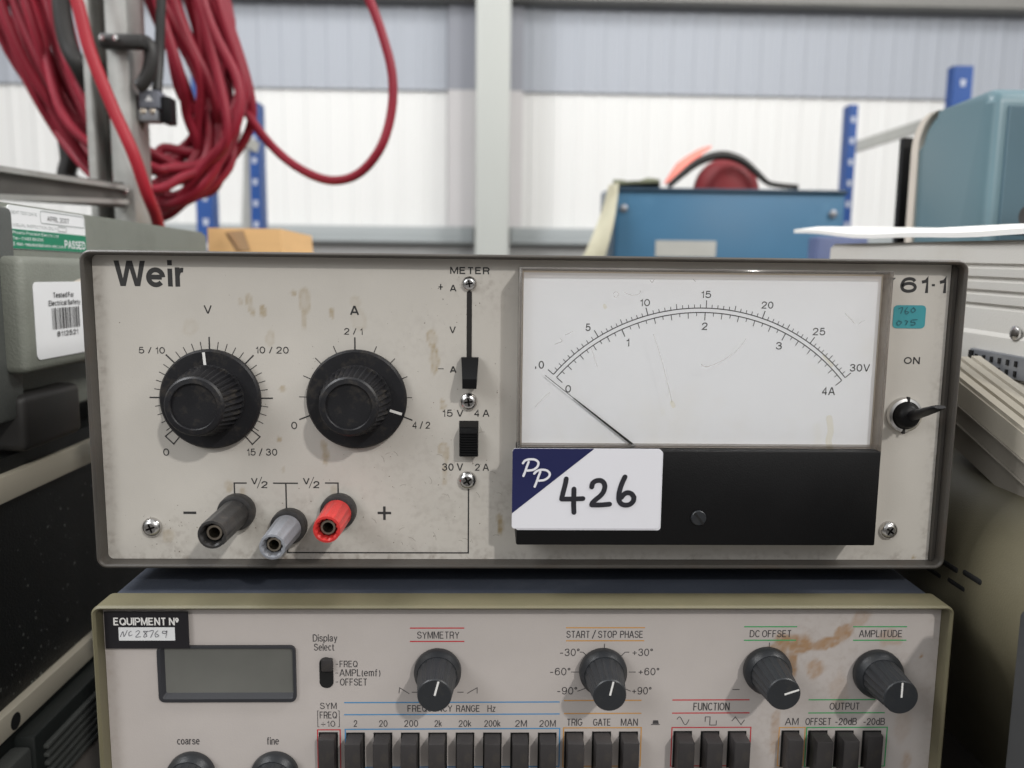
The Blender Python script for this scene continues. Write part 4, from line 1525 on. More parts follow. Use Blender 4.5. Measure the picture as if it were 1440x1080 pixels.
# ------------------------------------------------------------------ left: grey-green instrument on the black rack case
XA = -.235
ztopA = atX(60, 291.5, XA).z
y0A, y1A = atX(2, 300, XA).y, atX(291, 330, XA).y
zbotA = atX(0, 605, XA).z
ins = thing('test_instrument', 'grey green metal instrument case with white test stickers, left of the power supply', 'instrument', (XA - .1, (y0A + y1A) / 2, zbotA - .012))
mb = MB()
mb.prism(rrect(y0A, y1A, zbotA, ztopA, .004), 'x', XA - .22, XA - .003)
# softened right side
mb.prism(rrect(y0A + .002, y1A - .002, zbotA + .002, ztopA - .002, .004), 'x', XA - .003, XA)
obj('body', mb, 'olive', ins, 25)
mb = MB()
mb.box(XA - .222, XA + .006, y0A - .030, y0A - .0002, zbotA + .004, ztopA - .003, .003)
obj('front_frame', mb, 'olivedark', ins)
XB = -.219
za, zb_ = atX(60, 361, XB).z, atX(70, 521, XB).z
ya = atX(34, 430, XB).y
yb2 = ya + .11
mb = MB()
mb.box(XA + .0002, XB, ya, yb2, zb_, za, .004, 3)
obj('side_block', mb, 'olive', ins)
mb = MB()
mb.box(XA - .03, XA + .010, ya + .005, ya + .06, zbotA - .012, zbotA + .016, .004, 3)
obj('foot', mb, 'blackrubber', ins)
for fx, fy in ((XA - .20, ya + .005), (XA - .03, y1A - .06)):
    mb = MB()
    mb.box(fx, fx + .028, fy, fy + .05, zbotA - .012, zbotA, .002)
    obj('foot', mb, 'blackrubber', ins)

# stickers on the X planes: u runs along +Y, v up
UY = Vector((0, 1, 0))


def xplate(mb, X, y0, y1, z0, z1, r=.002):
    mb.prism(rrect(y0, y1, z0, z1, r), 'x', X - .0001, X + .0002)


Xl = XA + .0003
ly0, ly1 = atX(10, 310, Xl).y, atX(119.5, 330, Xl).y
lz1_ = atX(60, 292.5, Xl).z
lz0_ = atX(60, 352, Xl).z
mb = MB()
xplate(mb, Xl, ly0, ly1, lz0_, lz1_ - .0008, .0025)
stk = obj('passed_sticker', mb, 'label', ins, 0, 'white sticker with a green band reading PASSED')
hgt = lz1_ - lz0_
wid = ly1 - ly0
mb = MB()
xplate(mb, Xl + .0002, ly0 + .0002, ly1 - .0002, lz0_ + .0002, lz0_ + hgt * .44, .0005)
obj('green_band', mb, 'green', stk, 0)


def xt(mb, s, X, fy0, fy1, fz0, fz1, y0, w_, z0, h_, bold=.01, lift=.0005):
    text_plane(mb, s, Vector((X, y0 + fy0 * w_, z0 + fz0 * h_)), UY, UZ, (fy1 - fy0) * w_, (fz1 - fz0) * h_, bold, lift=lift)


mb = MB()
xt(mb, 'Phoenix Precision Electric Ltd', Xl, .04, .60, .33, .40, ly0, wid, lz0_, hgt)
xt(mb, 'Tel:- 01482 881230', Xl, .04, .40, .205, .275, ly0, wid, lz0_, hgt)
xt(mb, 'E-Mail:- helpdesk@phoenix-elec.com', Xl, .04, .66, .06, .15, ly0, wid, lz0_, hgt)
xt(mb, 'PASSED', Xl, .68, .98, .08, .28, ly0, wid, lz0_, hgt, .016)
obj('white_lettering', mb, 'label', stk, 0)
mb = MB()
xt(mb, 'NEXT TEST DATE', Xl, .04, .34, .78, .85, ly0, wid, lz0_, hgt, 0)
xt(mb, 'VISUAL INSPECTION ONLY', Xl, .05, .58, .50, .57, ly0, wid, lz0_, hgt, 0)


def xframe(mb, X, y0, y1, z0, z1, w_, r):
    o = rrect(y0, y1, z0, z1, r)
    i_ = rrect(y0 + w_, y1 - w_, z0 + w_, z1 - w_, max(r - w_, .0002))
    mb.loft([[(X, p[0], p[1]) for p in o], [(X, p[0], p[1]) for p in i_]], True, False, False)


xframe(mb, Xl + .0005, ly0 + wid * .38, ly0 + wid * .985, lz0_ + hgt * .63, lz0_ + hgt * .93, .0003, .0015)
xframe(mb, Xl + .0005, ly0 + wid * .60, ly0 + wid * .72, lz0_ + hgt * .48, lz0_ + hgt * .60, .0003, .001)
obj('form_print', mb, 'greytext', stk, 0)
mb = MB()
xt(mb, 'APRIL 2007', Xl, .47, .76, .70, .82, ly0, wid, lz0_, hgt, 0)
obj('date_stamp', mb, 'ink', stk, 0)
Xk = XB + .0003
ky0, ky1 = atX(47.5, 430, Xk).y, atX(47.5, 430, Xk).y + .052
kz1, kz0 = atX(60, 396.5, Xk).z, atX(60, 505.5, Xk).z
mb = MB()
xplate(mb, Xk, ky0, ky1, kz0, kz1, .003)
stk2 = obj('safety_sticker', mb, 'label', ins, 0, 'white sticker with a barcode reading Tested For Electrical Safety')
kw, kh = ky1 - ky0, kz1 - kz0
mb = MB()
xt(mb, 'Tested For', Xk, .33, .72, .79, .86, ky0, kw, kz0, kh, .015)
xt(mb, 'Electrical Safety', Xk, .24, .84, .67, .755, ky0, kw, kz0, kh, .015)
xt(mb, '8112521', Xk, .36, .76, .27, .34, ky0, kw, kz0, kh, .02)
yy = .29
random.seed(3)
while yy < .80:
    w_ = random.choice((.008, .008, .015, .022))
    y_a, y_b = ky0 + yy * kw, ky0 + (yy + w_) * kw
    mb.poly([(Xk + .0005, y_a, kz0 + .37 * kh), (Xk + .0005, y_b, kz0 + .37 * kh), (Xk + .0005, y_b, kz0 + .655 * kh), (Xk + .0005, y_a, kz0 + .655 * kh)])
    yy += w_ + random.choice((.010, .014, .02))
obj('barcode_print', mb, 'ink', stk2, 0)
mb = MB()
yq = atX(98, 385, XB).y
mb.prism([(yq, za - .022), (yq + .004, za - .012), (yq + .014, za - .010), (yq + .02, za - .026), (yq + .01, za - .024)], 'x', XB - .0001, XB + .0002)
obj('paper_scrap', mb, 'creamtrim', ins, 0)

# black rack case with aluminium edges
XC = -.232
zt = zbotA - .0125
zr = atX(60, 652 + 30, XC).z
rk = thing('rack_case', 'black speckled rack case with pale aluminium edge strips, under the grey green instrument', 'rack case', (XC - .2, .55, atX(0, 1045, XC).z))
y0C, y1C = .30, .95
zl1, zl0 = atX(0, 1012, XC).z, atX(0, 1048, XC).z
mb = MB()
mb.box(XC - .40, XC - .004, y0C + .004, y1C, zl0 + .002, zt - .002)
obj('body', mb, 'speck', rk, 0)
h_top = atX(0, 672, XC).z - atX(0, 711, XC).z
mb = MB()
zt_ = atX(0, 672, XC).z
mb.box(XC - .028, XC, y0C, y1C, zt_ - h_top, zt_, .0008)
obj('edge_strip', mb, 'alu', rk)
mb = MB()
mb.box(XC - .010, XC + .0006, y0C, y1C, zl0, zl1, .0008)
es2 = obj('edge_strip', mb, 'alu', rk)
mb = MB()
ch = atX(22, 1014, XC + .0006)
mb.lathe((XC + .0007, ch.y, ch.z), [(.0042, 0), (.0001, .0001)], 24, axis=(1, 0, 0), cap0=False)
obj('hole', mb, 'dark', es2, 0)
mb = MB()
random.seed(5)
for i in range(230):
    if i % 9 == 0:
        cy_, cz_, cs_ = random.uniform(.36, .50), random.uniform(zl1, zt_ - h_top), random.choice((.006, .012, .03))
    y = random.gauss(cy_, cs_)
    z = min(zt_ - h_top - .001, max(zl1 + .001, random.gauss(cz_, cs_)))
    r = random.choice((.0002, .0003, .0004, .0005, .0007, .0011)) * random.uniform(.5, 1.1)
    n = 5
    mb.poly([(XC - .0039, y + r * random.uniform(.5, 1.3) * math.cos(2 * PI * k_ / n), z + r * random.uniform(.5, 1.5) * math.sin(2 * PI * k_ / n)) for k_ in range(n)])
obj('paint_flecks', mb, 'fleck', rk, 0)['kind'] = 'stuff'
# vented dark unit below
XV = -.222
zv1 = atX(60, 1025, XV).z
vt = thing('vented_unit', 'dark ribbed equipment case under the black rack case', 'equipment', (XV - .15, .5, BENCH))
mb = MB()
ztv = zl0 - .0005
yv = atX(50, 1050, XV).y
mb.box(XV - .3, XV - .012, .30, .9, BENCH, ztv)
mb.box(XV - .011, XV, yv, .9, BENCH, zv1, .002)
obj('body', mb, 'vent', vt)
mb = MB()
mb.box(XV - .011, XV - .001, .30, yv - .001, BENCH, zv1 - .004, .002)
obj('corner_block', mb, 'olivedark', vt)
for i in range(7):
    z = zv1 - .008 - i * .0045
    if z < BENCH + .004:
        break
    mb = MB()
    mb.box(XV + .0001, XV + .003, yv + .006, .9, z - .0022, z, .0005)
    obj('rib', mb, 'olivedark', vt)

# ------------------------------------------------------------------ upper left: strut, arm and red cables
YS = .76
sx0, sx1 = at(117, 100, YS).x, at(181, 100, YS).x
stt = thing('steel_strut', 'galvanised slotted steel upright with cables hanging on it', 'strut', ((sx0 + sx1) / 2, YS + .02, BENCH))
mb = MB()
t = .003
xL, xR = sx0, sx1
x1_, x2_ = sx0 + .007, sx1 - .019
mb.box(xL, x1_, YS, YS + .04, BENCH, 2.1, .001)
mb.box(x2_, xR, YS, YS + .04, BENCH, 2.1, .001)
obj('flange', mb, 'galv', stt)
mb = MB()
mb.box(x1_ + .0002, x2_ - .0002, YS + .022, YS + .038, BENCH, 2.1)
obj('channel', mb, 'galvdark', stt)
for py in (165, 207, 250):
    c = at(152, py, YS + .022)
    mb = MB()
    mb.box((x1_ + x2_) / 2 - .003, (x1_ + x2_) / 2 + .003, YS + .0212, YS + .0219, c.z - .006, c.z + .006)
    obj('slot', mb, 'redplastic', stt, 0)
# clamp
mb = MB()
c0, c1 = at(139, 47, YS - .012), at(204, 68, YS - .012)
mb.box(c0.x, c1.x, YS - .016, YS - .002, c1.z, c0.z, .003)
P = catmull([at(198, 57, YS + .0), at(209, 63, YS), at(213, 80, YS), at(209, 102, YS), at(200, 118, YS), at(194, 122, YS)], 6)
mb.tube(P, s2m(9, YS), 12)
cl = obj('cable_clamp', mb, 'blackrubber', stt, 40)
for px in (144, 163):
    mb = MB()
    mb.lathe(at(px, 54, YS - .0165), [(.003, 0), (.0025, .002), (.0003, .0024)], 14, cap0=False)
    obj('bolt', mb, 'chrome', cl)
# horizontal arm
ar = thing('channel_rail', 'dark steel channel rail bolted to the upright above the grey green instrument', 'rail', at(90, 270, .62))
aX = atX(0, 0, -1).x
p_near, p_far = at(-40, 228, .56), at(172, 261, YS - .006)
q_near, q_far = at(-40, 280, .56), at(172, 287, YS - .006)
mb = MB()


def beam(mb, a, b, hx, hz):
    d = (b - a).normalized()
    sdv = d.cross(UZ).normalized()
    up = sdv.cross(d)
    R = []
    for p in (a, b):
        R.append([p + sdv * sx_ * hx + up * sz_ * hz for sx_, sz_ in ((-1, -1), (1, -1), (1, 1), (-1, 1))])
    mb.loft(R)


up_ = Vector((0, 0, .004))
beam(mb, p_near - up_ * .5, p_far - up_ * .5, .006, .002)
beam(mb, q_near + up_ * .5, q_far + up_ * .5, .006, .002)
obj('lip', mb, 'galv', ar, 20)
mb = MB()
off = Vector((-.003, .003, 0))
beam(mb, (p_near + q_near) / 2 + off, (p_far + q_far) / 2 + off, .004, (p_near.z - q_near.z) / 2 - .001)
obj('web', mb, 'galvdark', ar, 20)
mb = MB()
mb.lathe(at(174, 269, YS - .001), [(.0055, 0), (.0055, .004), (.003, .006), (.0003, .0062)], 6)
obj('bolt', mb, 'chrome', ar)

random.seed(11)
OUT = [(120, -330), (250, -210), (316, 0), (340, 110), (343, 180), (318, 250), (262, 292), (205, 292), (140, 250), (75, 175), (12, 60), (-18, -60), (30, -230)]
INN = [(130, -260), (190, -170), (214, -10), (255, 110), (268, 165), (268, 200), (243, 216), (205, 214), (160, 180), (125, 120), (85, 10), (75, -110), (95, -210)]
mb = MB()
for i in range(24):
    t = (i / 23) ** .95
    pts = []
    ph = random.uniform(0, 6)
    yy = .90 + random.uniform(-.045, .05)
    for j, (o, n_) in enumerate(zip(OUT, INN)):
        x = o[0] * (1 - t) + n_[0] * t + random.uniform(-15, 15)
        y = o[1] * (1 - t) + n_[1] * t + random.uniform(-15, 15)
        pts.append(at(x, y, max(.845, yy + .03 * math.sin(ph + j * .7))))
    mb.tube(catmull(pts, 6, True) + [pts[0]], .0049, 10, False)
tag(obj('cable_coil', mb, 'cable', None, 60), 'big bundle of dark red cable loops hanging behind the steel upright', 'cable')
mb = MB()
yy = YS - .04
mb.tube(catmull([at(60, -120, yy), at(105, -8, yy), at(126, 70, yy), at(158, 150, yy), at(187, 215, yy), at(206, 270, yy + .01), at(219, 303, yy + .03), at(226, 330, yy + .05)], 8), .0052, 14)
tag(obj('cable', mb, 'cablebright', None, 60), 'single red cable running diagonally in front of the steel upright', 'cable')
mb = MB()
pts = [(318, 60, .93), (336, 128, .92), (356, 172, .90), (392, 215, .89), (432, 243, .88), (470, 254, .87), (506, 243, .86), (535, 208, .85), (550, 160, .85), (552, 110, .85), (541, 60, .85), (517, -5, .85), (470, -90, .85)]
mb.tube(catmull([at(*p) for p in pts], 8), .0047, 14)
tag(obj('cable', mb, 'cable', None, 60), 'loose red cable loop hanging clear against the white wall', 'cable')
mb = MB()
yk = .83
mb.tube(catmull([at(90, -60, yk), at(86, 0, yk), at(95, 60, yk), at(112, 95, yk), at(130, 130, yk + .02)], 6), .0085, 10)
tag(obj('cable', mb, 'blackrubber', None, 60), 'black cable hidden among the red loops beside the upright', 'cable')
mb = MB()
mb.tube(catmull([at(95, 200, .95), at(98, 225, .95), at(94, 248, .95), at(110, 262, .95)], 6), .010, 10)
tag(obj('cable', mb, 'blackrubber', None, 60), 'black cable end showing under the red loops above the steel arm', 'cable')
# hanging connector
ycn = YS + .01
cn = thing('cable_connector', 'small grey connector plug hanging beside the steel upright', 'connector', at(214, 172, ycn))
mb = MB()
a, b = at(194, 126, ycn), at(224, 152, ycn)
mb.box(a.x, b.x, ycn, ycn + .018, b.z, a.z, .001)
obj('housing', mb, 'connector', cn)
mb = MB()
a, b = at(220, 134, ycn), at(238, 172, ycn)
mb.box(a.x + .002, b.x, ycn + .003, ycn + .02, b.z, a.z, .001)
obj('cap', mb, 'blackmatte', cn)
mb = MB()
a, b = at(193, 152, ycn), at(221, 170, ycn)
mb.box(a.x, b.x, ycn + .001, ycn + .017, b.z, a.z - .0006, .001)
obj('plug', mb, 'greymetal', cn)
for px in (201, 214):
    mb = MB()
    mb.lathe(at(px, 156.5, ycn + .0005), [(.0028, 0), (.002, .001), (.0002, .0012)], 14, cap0=False)
    obj('screw', mb, 'brass', cn)
mb = MB()
a_ = at(209, 137, ycn - .0002)
mb.poly([at(204, 142, ycn - .0003), at(215, 142, ycn - .0003), at(209, 133, ycn - .0003)])
obj('triangle_mark', mb, 'label', cn, 0)
mb = MB()
mb.tube(catmull([at(228, -40, ycn + .02), at(226, 20, ycn + .02), at(224, 80, ycn + .02), at(221, 128, ycn + .01)], 6), .0045, 10)
mb.tube(catmull([at(200, 170, ycn + .01), at(197, 200, ycn + .02), at(195, 260, ycn + .03)], 6), .0022, 8)
obj('lead', mb, 'blackrubber', cn)

# ------------------------------------------------------------------ racking
def upright(px0, px1, ptop, Y, label, faceside=0, dep=.05):
    x0, x1 = at(px0, 200, Y).x, at(px1, 200, Y).x
    z1 = at((px0 + px1) / 2, ptop, Y).z
    rt_ = thing('rack_upright', label, 'rack upright', ((x0 + x1) / 2, Y + .03, 0), 'blue racking uprights')
    mb = MB()
    mb.box(x0, x1, Y, Y + .003, 0, z1, .0008)
    mb.box(x0 - .0005, x0 + .0025, Y + .0031, Y + dep, 0, z1)
    mb.box(x1 - .0025, x1 + .0005, Y + .0031, Y + dep, 0, z1)
    obj('post', mb, 'rack', rt_, 20)
    w_ = x1 - x0
    cxh = x0 + w_ * (.5 + .25 * faceside)
    z = z1 - .035
    while z > 1.28:
        m_ = MB()
        m_.prism([(cxh - .0045, z - .007), (cxh + .0045, z - .007), (cxh + .006, z + .007), (cxh - .006, z + .007)], 'y', Y - .0006, Y - .0002)
        obj('punched_hole', m_, 'hole', rt_, 0)
        z -= .05
    return rt_


upright(1192, 1204, 147, 2.0, 'blue rack upright with punched holes behind the blue cabinet', 0, .036)
upright(1334, 1361, 92, 1.75, 'blue rack upright rising behind the blue grey rounded case', 0, .026)
u3 = upright(350, 364, 143, 2.0, 'blue rack upright standing right of the red cable bundle', 0, .055)
upright(272, 295, 78, 1.75, 'blue rack upright partly hidden behind the red cable bundle', .3, .04)


def brace(a, b, hz, label):
    mb = MB()
    beam(mb, a, b, .004, hz)
    tag(obj('rack_brace', mb, 'brace', None, 20), label, 'rack brace', 'grey racking braces')


brace(at(1200, 208, 2.01), at(1330, 166, 1.83), .013, 'grey flat brace joining the two right hand blue uprights')
brace(at(270, 158, 1.83), at(362, 208, 1.99), .013, 'grey flat brace joining the two left hand blue uprights')
mb = MB()
beam(mb, at(352, 205, 2.08), at(348, 345, 2.08), .012, .012)
tag(obj('rack_post', mb, 'brace', None, 20), 'narrow pale grey vertical bar just left of the blue upright by the cables', 'bar')

# ------------------------------------------------------------------ blue cabinet and what lies on it
YX = 1.2
bx0_, bx1_ = at(868, 300, YX).x, at(1187, 300, YX).x
bz1 = (at(868, 261, YX).z + at(1187, 270, YX).z) / 2
bc = thing('blue_cabinet', 'mid blue metal cabinet behind the meter, with clutter on its top', 'cabinet', ((bx0_ + bx1_) / 2, YX + .15, BENCH))
mb = MB()
mb.box(bx0_, bx1_, YX, YX + .13, BENCH, bz1 - .006, .002)
obj('body', mb, 'bluebox', bc)
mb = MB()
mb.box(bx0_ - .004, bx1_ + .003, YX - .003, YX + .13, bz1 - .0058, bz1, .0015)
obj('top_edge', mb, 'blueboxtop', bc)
for px, py in ((877, 293), (1171, 301)):
    mb = MB()
    mb.lathe(at(px, py, YX), [(.006, 0), (.0055, .003), (.002, .0045), (.0002, .0046)], 20, cap0=False)
    obj('screw', mb, 'greymetal', bc)
mb = MB()
a, b = at(922, 338, YX), at(1006, 362, YX)
mb.box(a.x, b.x, YX - .0012, YX - .0002, b.z, a.z)
pl_ = obj('rating_plate', mb, 'brace', bc, 0)
mb = MB()
a, b = at(1140, 333, YX - .22), at(1187, 362, YX - .22)
mb.box(a.x, b.x + .02, YX - .24, YX - .21, BENCH, a.z, .004)
tag(obj('folder', mb, 'folder', None), 'slate blue folder edge standing between blue cabinet and beige computer', 'folder')


def sheet(name, grid, m, th, label, cat):
    """curved sheet with thickness from a grid (rows of points)"""
    mb = MB()
    rows = [[Vector(p) for p in r] for r in grid]
    nr, nc = len(rows), len(rows[0])
    up = [[mb.bm.verts.new(p + Vector((0, 0, th))) for p in r] for r in rows]
    dn = [[mb.bm.verts.new(p) for p in r] for r in rows]
    for i in range(nr - 1):
        for j in range(nc - 1):
            mb.face([up[i][j], up[i][j + 1], up[i + 1][j + 1], up[i + 1][j]])
            mb.face([dn[i][j], dn[i + 1][j], dn[i + 1][j + 1], dn[i][j + 1]])
    for i in range(nr - 1):
        mb.face([up[i][0], up[i + 1][0], dn[i + 1][0], dn[i][0]])
        mb.face([up[i][-1], dn[i][-1], dn[i + 1][-1], up[i + 1][-1]])
    for j in range(nc - 1):
        mb.face([up[0][j], dn[0][j], dn[0][j + 1], up[0][j + 1]])
        mb.face([up[-1][j], up[-1][j + 1], dn[-1][j + 1], dn[-1][j]])
    return tag(obj(name, mb, m, None, 50), label, cat)


# red dome with black handle
YT = YX + .045
c0 = at(1022, 259, YT)
R = at(1068, 259, YT).x - at(976, 259, YT).x
dome_h = at(1022, 224, YT).z - bz1
mb = MB()
rings = []
for j in range(9):
    t = j / 8 * PI / 2
    ct_, st_ = math.cos(t) ** .8, math.sin(t)
    rings.append([(c0.x + R / 2 * (1.0 - .06 * st_) * ct_ * (1 + .05 * math.sin(3 * 2 * PI * i / 32)) * math.cos(2 * PI * i / 32), YT + .038 * ct_ * math.sin(2 * PI * i / 32), bz1 + .0005 + dome_h * st_) for i in range(32)])
mb.loft(rings, True, True, False)
rd = thing('plastic_housing', 'deep red domed plastic housing with black hoop handle on blue cabinet', 'housing', (c0.x, YT, bz1))
obj('dome', mb, 'redplastic', rd, 60)
mb = MB()
mb.tube(catmull([at(940, 262, YX + .003), at(958, 246, YX + .003), at(980, 229, YX + .003), at(1003, 220, YX + .003), at(1024, 219, YX + .003), at(1045, 227, YX + .003), at(1064, 243, YX + .003), at(1080, 257, YX + .003), at(1098, 261, YX + .003), at(1122, 263, YX + .003)], 6), [.004 + .0025 * math.sin(PI * min(1, i_ / 42)) for i_ in range(55)], 10)
obj('handle', mb, 'blackrubber', rd, 60)
g = []
for i in range(5):
    r = []
    for j in range(7):
        u_, v_ = i / 4, j / 6
        px = 934 + 72 * v_ + 6 * math.sin(v_ * 5)
        py = 258 - 52 * v_ ** .9 - (1 - u_) * (17 * math.sin(PI * v_ ** .55) + 2)
        r.append(at(px, py + 2, YX + .03 + .03 * (1 - u_) + .02 * v_))
    g.append(r)
sheet('card_sheet', g, 'pinkcard', .0015, 'salmon pink folded card sticking up beside the red dome', 'card')
g = []
for i in range(6):
    r = []
    for j in range(9):
        u_, v_ = i / 5, j / 8
        p = at(862 + 66 * v_, 259, YX + .01 + .12 * u_)
        p.z = bz1 + .001 + (.004 + .010 * math.sin(PI * u_) * (.5 + .5 * math.sin(9 * v_ + 3 * u_)) + .004 * v_) * 1
        r.append(p)
    g.append(r)
sheet('cloth', g, 'cloth', .004, 'crumpled olive green cloth lying on the left end of the blue cabinet', 'cloth')
g = []
for i in range(4):
    r = []
    for j in range(9):
        v_ = j / 8
        u_ = i / 3
        xl = 856 - 34 * v_ - 30 * v_ * v_
        wd = 14 + 26 * v_
        r.append(at(xl + wd * u_, 262 + 150 * v_ - 3 * u_, YX - .012 + .006 * math.sin(6 * v_ + 2 * u_)))
    g.append(r)
sheet('strap', g, 'strap', .002, 'pale cream strap hanging down the left end of the blue cabinet', 'strap')
mb = MB()
a, b = at(846, 268, YX + .03), at(866, 420, YX)
mb.box(a.x, bx0_ - .005, YX + .02, YX + .045, BENCH, a.z, .006, 3)
tag(obj('sack', mb, 'greycloth', None), 'grey cloth sack squeezed against the left side of the blue cabinet', 'sack')

# small cardboard carton
YK = .80
ck = thing('cardboard_box', 'tan cardboard box with a torn brown flap behind the power supply', 'box', (at(345, 340, YK).x, YK + .06, BENCH))
k0, k1 = at(292, 330, YK).x, at(394, 330, YK).x
kz = at(345, 321, YK).z
mb = MB()
mb.prism([(k0, BENCH), (k1 + .02, BENCH), (k1, kz), (k0, kz)], 'y', YK, YK + .14)
obj('body', mb, 'card', ck, 20)
mb = MB()
mb.poly([at(318, 326, YK - .001), at(342, 324, YK - .001), at(352, 352, YK - .001), at(336, 352, YK - .001)])
mb.poly([at(316, 326, YK - .0015), at(322, 330, YK - .006), at(337, 352, YK - .003), at(331, 352, YK - .0015)])
obj('torn_flap', mb, 'cardfold', ck, 0)

# ------------------------------------------------------------------ right side
# beige desktop computer: left side faces the power supply
XQ = .245
qy0, qy1 = .30, atX(1187, 350, XQ).y
qz1 = atX(1405, 338, XQ).z
qz0 = atX(1400, 588, XQ).z - .01
QP = atX(1405, 400, XQ)
QD = ray(625, 355).normalized()
cpb = thing('desktop_computer', 'beige desktop computer with grooved side panel, right of the power supply under papers', 'computer', QP)
prof = [(qy0, qz0), (qy1, qz0), (qy1, qz1 - .006), (qy1 - .006, qz1), (qy0, qz1)]
mb = MB()
# side panel with four horizontal grooves
gz = [atX(1405, y, XQ).z for y in (374.5, 393.5, 412.5, 432)]
zs = [qz1]
side = [(XQ + .003, qz1), (XQ, qz1 - .003)]
for z in gz:
    side += [(XQ, z + .0014), (XQ + .0018, z + .0006), (XQ + .0018, z - .0006), (XQ - .0004, z - .0014)]
side += [(XQ - .0004, gz[-1] - .012), (XQ - .002, gz[-1] - .014), (XQ - .002, qz0)]
side += [(XQ + .40, qz0), (XQ + .40, qz1)]
mb.prism(side, 'y', qy0, qy1)
obj('body', mb, 'beige', cpb, 20)
c = atX(1427, 467, XQ - .002)
mb = MB()
mb.lathe(c, [(.0035, 0), (.0033, .001), (.002, .0018), (.0002, .002)], 20, axis=(-1, 0, 0), cap0=False)
obj('screw', mb, 'chrome', cpb)
ca, cb = atX(1368, 500, XQ - .004), atX(1450, 520, XQ - .004)
z1_, z0_ = atX(1400, 494.5, XQ - .004).z, atX(1400, 527, XQ - .004).z
mb = MB()
mb.box(XQ - .005, XQ - .0021, cb.y - .02, ca.y, z0_, z1_, .0006)
port = obj('port_block', mb, 'greymetal', cpb, 20)
ya, yb_ = ca.y - .006, atX(1426, 520, XQ - .005).y
for j in range(2):
    for i in range(6):
        y = ya + (yb_ - ya) * i / 5
        z = z1_ - (.0036 + .0046 * j)
        m_ = MB()
        m_.box(XQ - .0056, XQ - .0051, y - .0008, y + .0008, z - .0013, z + .0013)
        obj('pin_hole', m_, 'dark', port, 0)
mb = MB()
mb.box(XQ - .0058, XQ - .0051, ca.y - .0035, ca.y - .0005, z0_ + .001, z1_ - .001)
obj('dark_gap', mb, 'dark', port, 0)
c = atX(1415, 555, XQ - .002)
mb = MB()
mb.lathe(c, [(.0032, 0), (.0032, .004), (.002, .005), (.0002, .0052)], 16, axis=(-1, 0, 0), cap0=False)
obj('stud', mb, 'brass', cpb)

QROT = (math.asin(QD.z), 0, -math.atan2(QD.x, QD.y))
cpb.rotation_euler = QROT
# papers on the computer
zp = qz1 + .0062
g = []
NP = 16
for i in range(9):
    r = []
    for j in range(NP):
        v_ = j / (NP - 1)
        u_ = i / 8
        z = zp + .0012 + .0013 * math.sin(7 * v_ + 2 + 1.5 * u_) + .0006 * math.sin(17 * v_) + .0022 * (1 - v_) ** 3
        z -= (.0042 + .004 * v_ * v_) * max(0, 1 - u_ * 3.2) ** 1.6 - .0015 * (1 - v_) ** 2 * (u_ < .2)
        r.append(Vector((XQ - .010 + .26 * u_ ** 1.3 + .006 * math.sin(3 * v_), QP.y + .195 - .285 * v_ + .02 * (1 - u_) * (1 - v_), z)))
    g.append(r)
pst = sheet('paper_stack', g, 'pages', .0026, 'stack of curling white papers on top of the beige computer', 'papers')
bpy.context.view_layer.update()
_R = Matrix.Translation(QP) @ cpb.rotation_euler.to_matrix().to_4x4() @ Matrix.Translation(-QP)
pst.matrix_world = _R @ pst.matrix_world

# tilted ribbed cream panel (keyboard) leaning below the computer
tilt = math.atan2(.013, .041)
Xt = .2155
pA, pB = atX(1356, 543, Xt), atX(1440, 611, Xt)
d = (pB - pA).normalized()
nrm = Vector((1, 0, 0)).cross(d)
if nrm.z < 0:
    nrm = -nrm
kb = thing('keyboard', 'cream ribbed plastic slab tilted beneath the beige computer', 'keyboard', pB + Vector((.1, 0, -.03)))


def slab(mb, dx0, dx1, up0, up1, s0, s1):
    R = []
    for sv in (s0, s1):
        R.append([pA + d * sv + Vector((xx, 0, 0)) + nrm * uu for xx, uu in ((dx0, up0), (dx1, up0), (dx1, up1), (dx0, up1))])
    mb.loft(R)


mb = MB()
slab(mb, 0, .25, -.0095, 0, -.03, .12)
obj('top_shell', mb, 'cream', kb, 20)
for i in range(4):
    mb = MB()
    slab(mb, .001 + i * .0058, .0052 + i * .0058, .0001, .0016 + .0004 * i, -.029, .119)
    obj('rib', mb, 'cream', kb, 20)
mb = MB()
slab(mb, -.0008, .25, -.0102, -.0097, -.03, .12)
slab(mb, .0015, .25, -.0185, -.0103, -.03, .12)
slab(mb, .0005, .25, -.0192, -.0187, -.03, .12)
slab(mb, .004, .25, -.032, -.0193, -.02, .12)
obj('bottom_shell', mb, 'creamdark', kb, 20)

# olive brown monitor housing
XM = .196
zm1 = -.082 + CAM.z
mb = MB()
pts = []
rm = .045
zc_, xc_ = zm1 - rm, XM + rm
for i in range(17):
    a_ = math.radians(214 - 124 * i / 16)
    pts.append((xc_ + rm * math.cos(a_), zc_ + rm * math.sin(a_)))
pts += [(XM + .30, zm1 + .004), (XM + .30, BENCH), (XM + .075, BENCH)]
mb.prism(pts, 'y', .272, .62)
mt_ = thing('monitor', 'olive brown moulded plastic monitor housing with vent slots, lower right', 'monitor', (XM + .15, .42, BENCH))
obj('housing', mb, 'crt', mt_, 20)
for (px, py) in ((1312, 804), (1334, 796), (1344, 822), (1366, 812)):
    pc = atX(px, py, XM + .003)
    zz = pc.z - zc_
    if zz > 0:
        xs = xc_ - math.sqrt(max(0, rm * rm - zz * zz))
    else:
        xs = xc_ - math.sqrt(max(0, rm * rm - zz * zz))
    pc = atX(px, py, xs)
    mb = MB()
    mb.box(xs - .0004, xs + .004, pc.y - .0065, pc.y + .0065, pc.z - .0013, pc.z + .0013, .0012, 3)
    obj('vent_slot', mb, 'dark', mt_, 0)
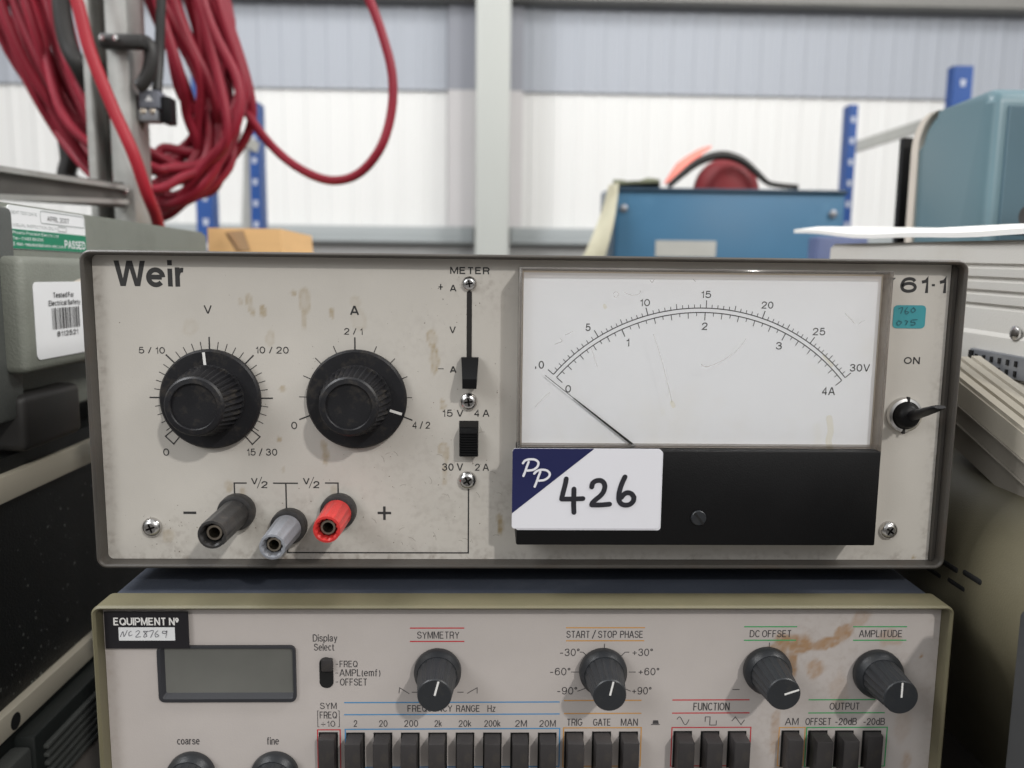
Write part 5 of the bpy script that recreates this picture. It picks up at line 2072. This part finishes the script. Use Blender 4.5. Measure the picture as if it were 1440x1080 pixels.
# pale grey edge at the far right
Xe = .188
ye0, ye1 = atX(1448, 900, Xe).y, atX(1426, 900, Xe).y
mb = MB()
mb.box(Xe, Xe + .0060, .20, ye1, BENCH, atX(1425, 850, Xe).z, .003)
tag(obj('side_plate', mb, 'greypost', None), 'dull grey plastic plate standing before the olive brown monitor', 'plate')

# blue grey rounded instrument
XI = .375
yi0, yi1 = atX(1386, 250, XI).y, atX(1290, 250, XI).y
zi = atX(1360, 142, XI).z
bi = thing('rounded_instrument', 'blue grey metal case with rounded edges, upper right behind the papers', 'instrument', (XI + .15, (yi0 + yi1) / 2, BENCH))
rI = .028
prof = [(yi0, BENCH), (yi1, BENCH)]
for i in range(9):
    a_ = math.radians(0 + 90 * i / 8)
    prof.append((yi1 - rI + rI * math.cos(a_), zi - rI + rI * math.sin(a_)))
for i in range(7):
    a_ = math.radians(90 + 90 * i / 6)
    prof.append((yi0 + .012 + .012 * math.cos(a_), zi + .004 - .012 + .012 * math.sin(a_)))
mb = MB()
vs_ = mb.prism(prof, 'x', XI, XI + .30)
es = [e for e in mb.bm.edges if all(abs(v.co.x - XI) < 1e-6 for v in e.verts)]
bmesh.ops.bevel(mb.bm, geom=es, offset=.009, segments=4, profile=.5, affect='EDGES', clamp_overlap=True)
obj('shell', mb, 'tealmetal', bi, 40)
mb = MB()
mb.box(XI + .0125, XI + .29, yi0 - .0022, yi0 + .001, BENCH + .01, zi - .010, .001)
obj('front_panel', mb, 'tealdark', bi, 20)  # plate added over the near face; its darker colour stands in for shade
mb = MB()
prof2 = [(yi1 + .0005, BENCH), (yi1 + .012, BENCH)]
for i in range(9):
    a_ = math.radians(0 + 90 * i / 8)
    prof2.append((yi1 + .012 - rI + rI * math.cos(a_), zi + .001 - rI + rI * math.sin(a_)))
prof2.append((yi1 - rI, zi + .0008))
for i in range(9):
    a_ = math.radians(90 - 90 * i / 8)
    prof2.append((yi1 + .0005 - rI + rI * math.cos(a_), zi + .0006 - rI + rI * math.sin(a_)))
mb.prism(prof2, 'x', XI - .001, XI + .30)
obj('trim', mb, 'creamtrim', bi, 30)
mb = MB()
yj = atX(1264, 250, XI).y
mb.box(XI, XI + .2, yj - .004, yj + .004, BENCH, atX(1266, 195, XI).z, .001)
obj('rear_panel', mb, 'blackmatte', bi, 20)
mb = MB()
mb.lathe(atX(1452, 304, XI - .004), [(.008, 0), (.008, .004), (.006, .006)], 20, axis=(-1, 0, 0))
obj('foot', mb, 'blackrubber', bi)
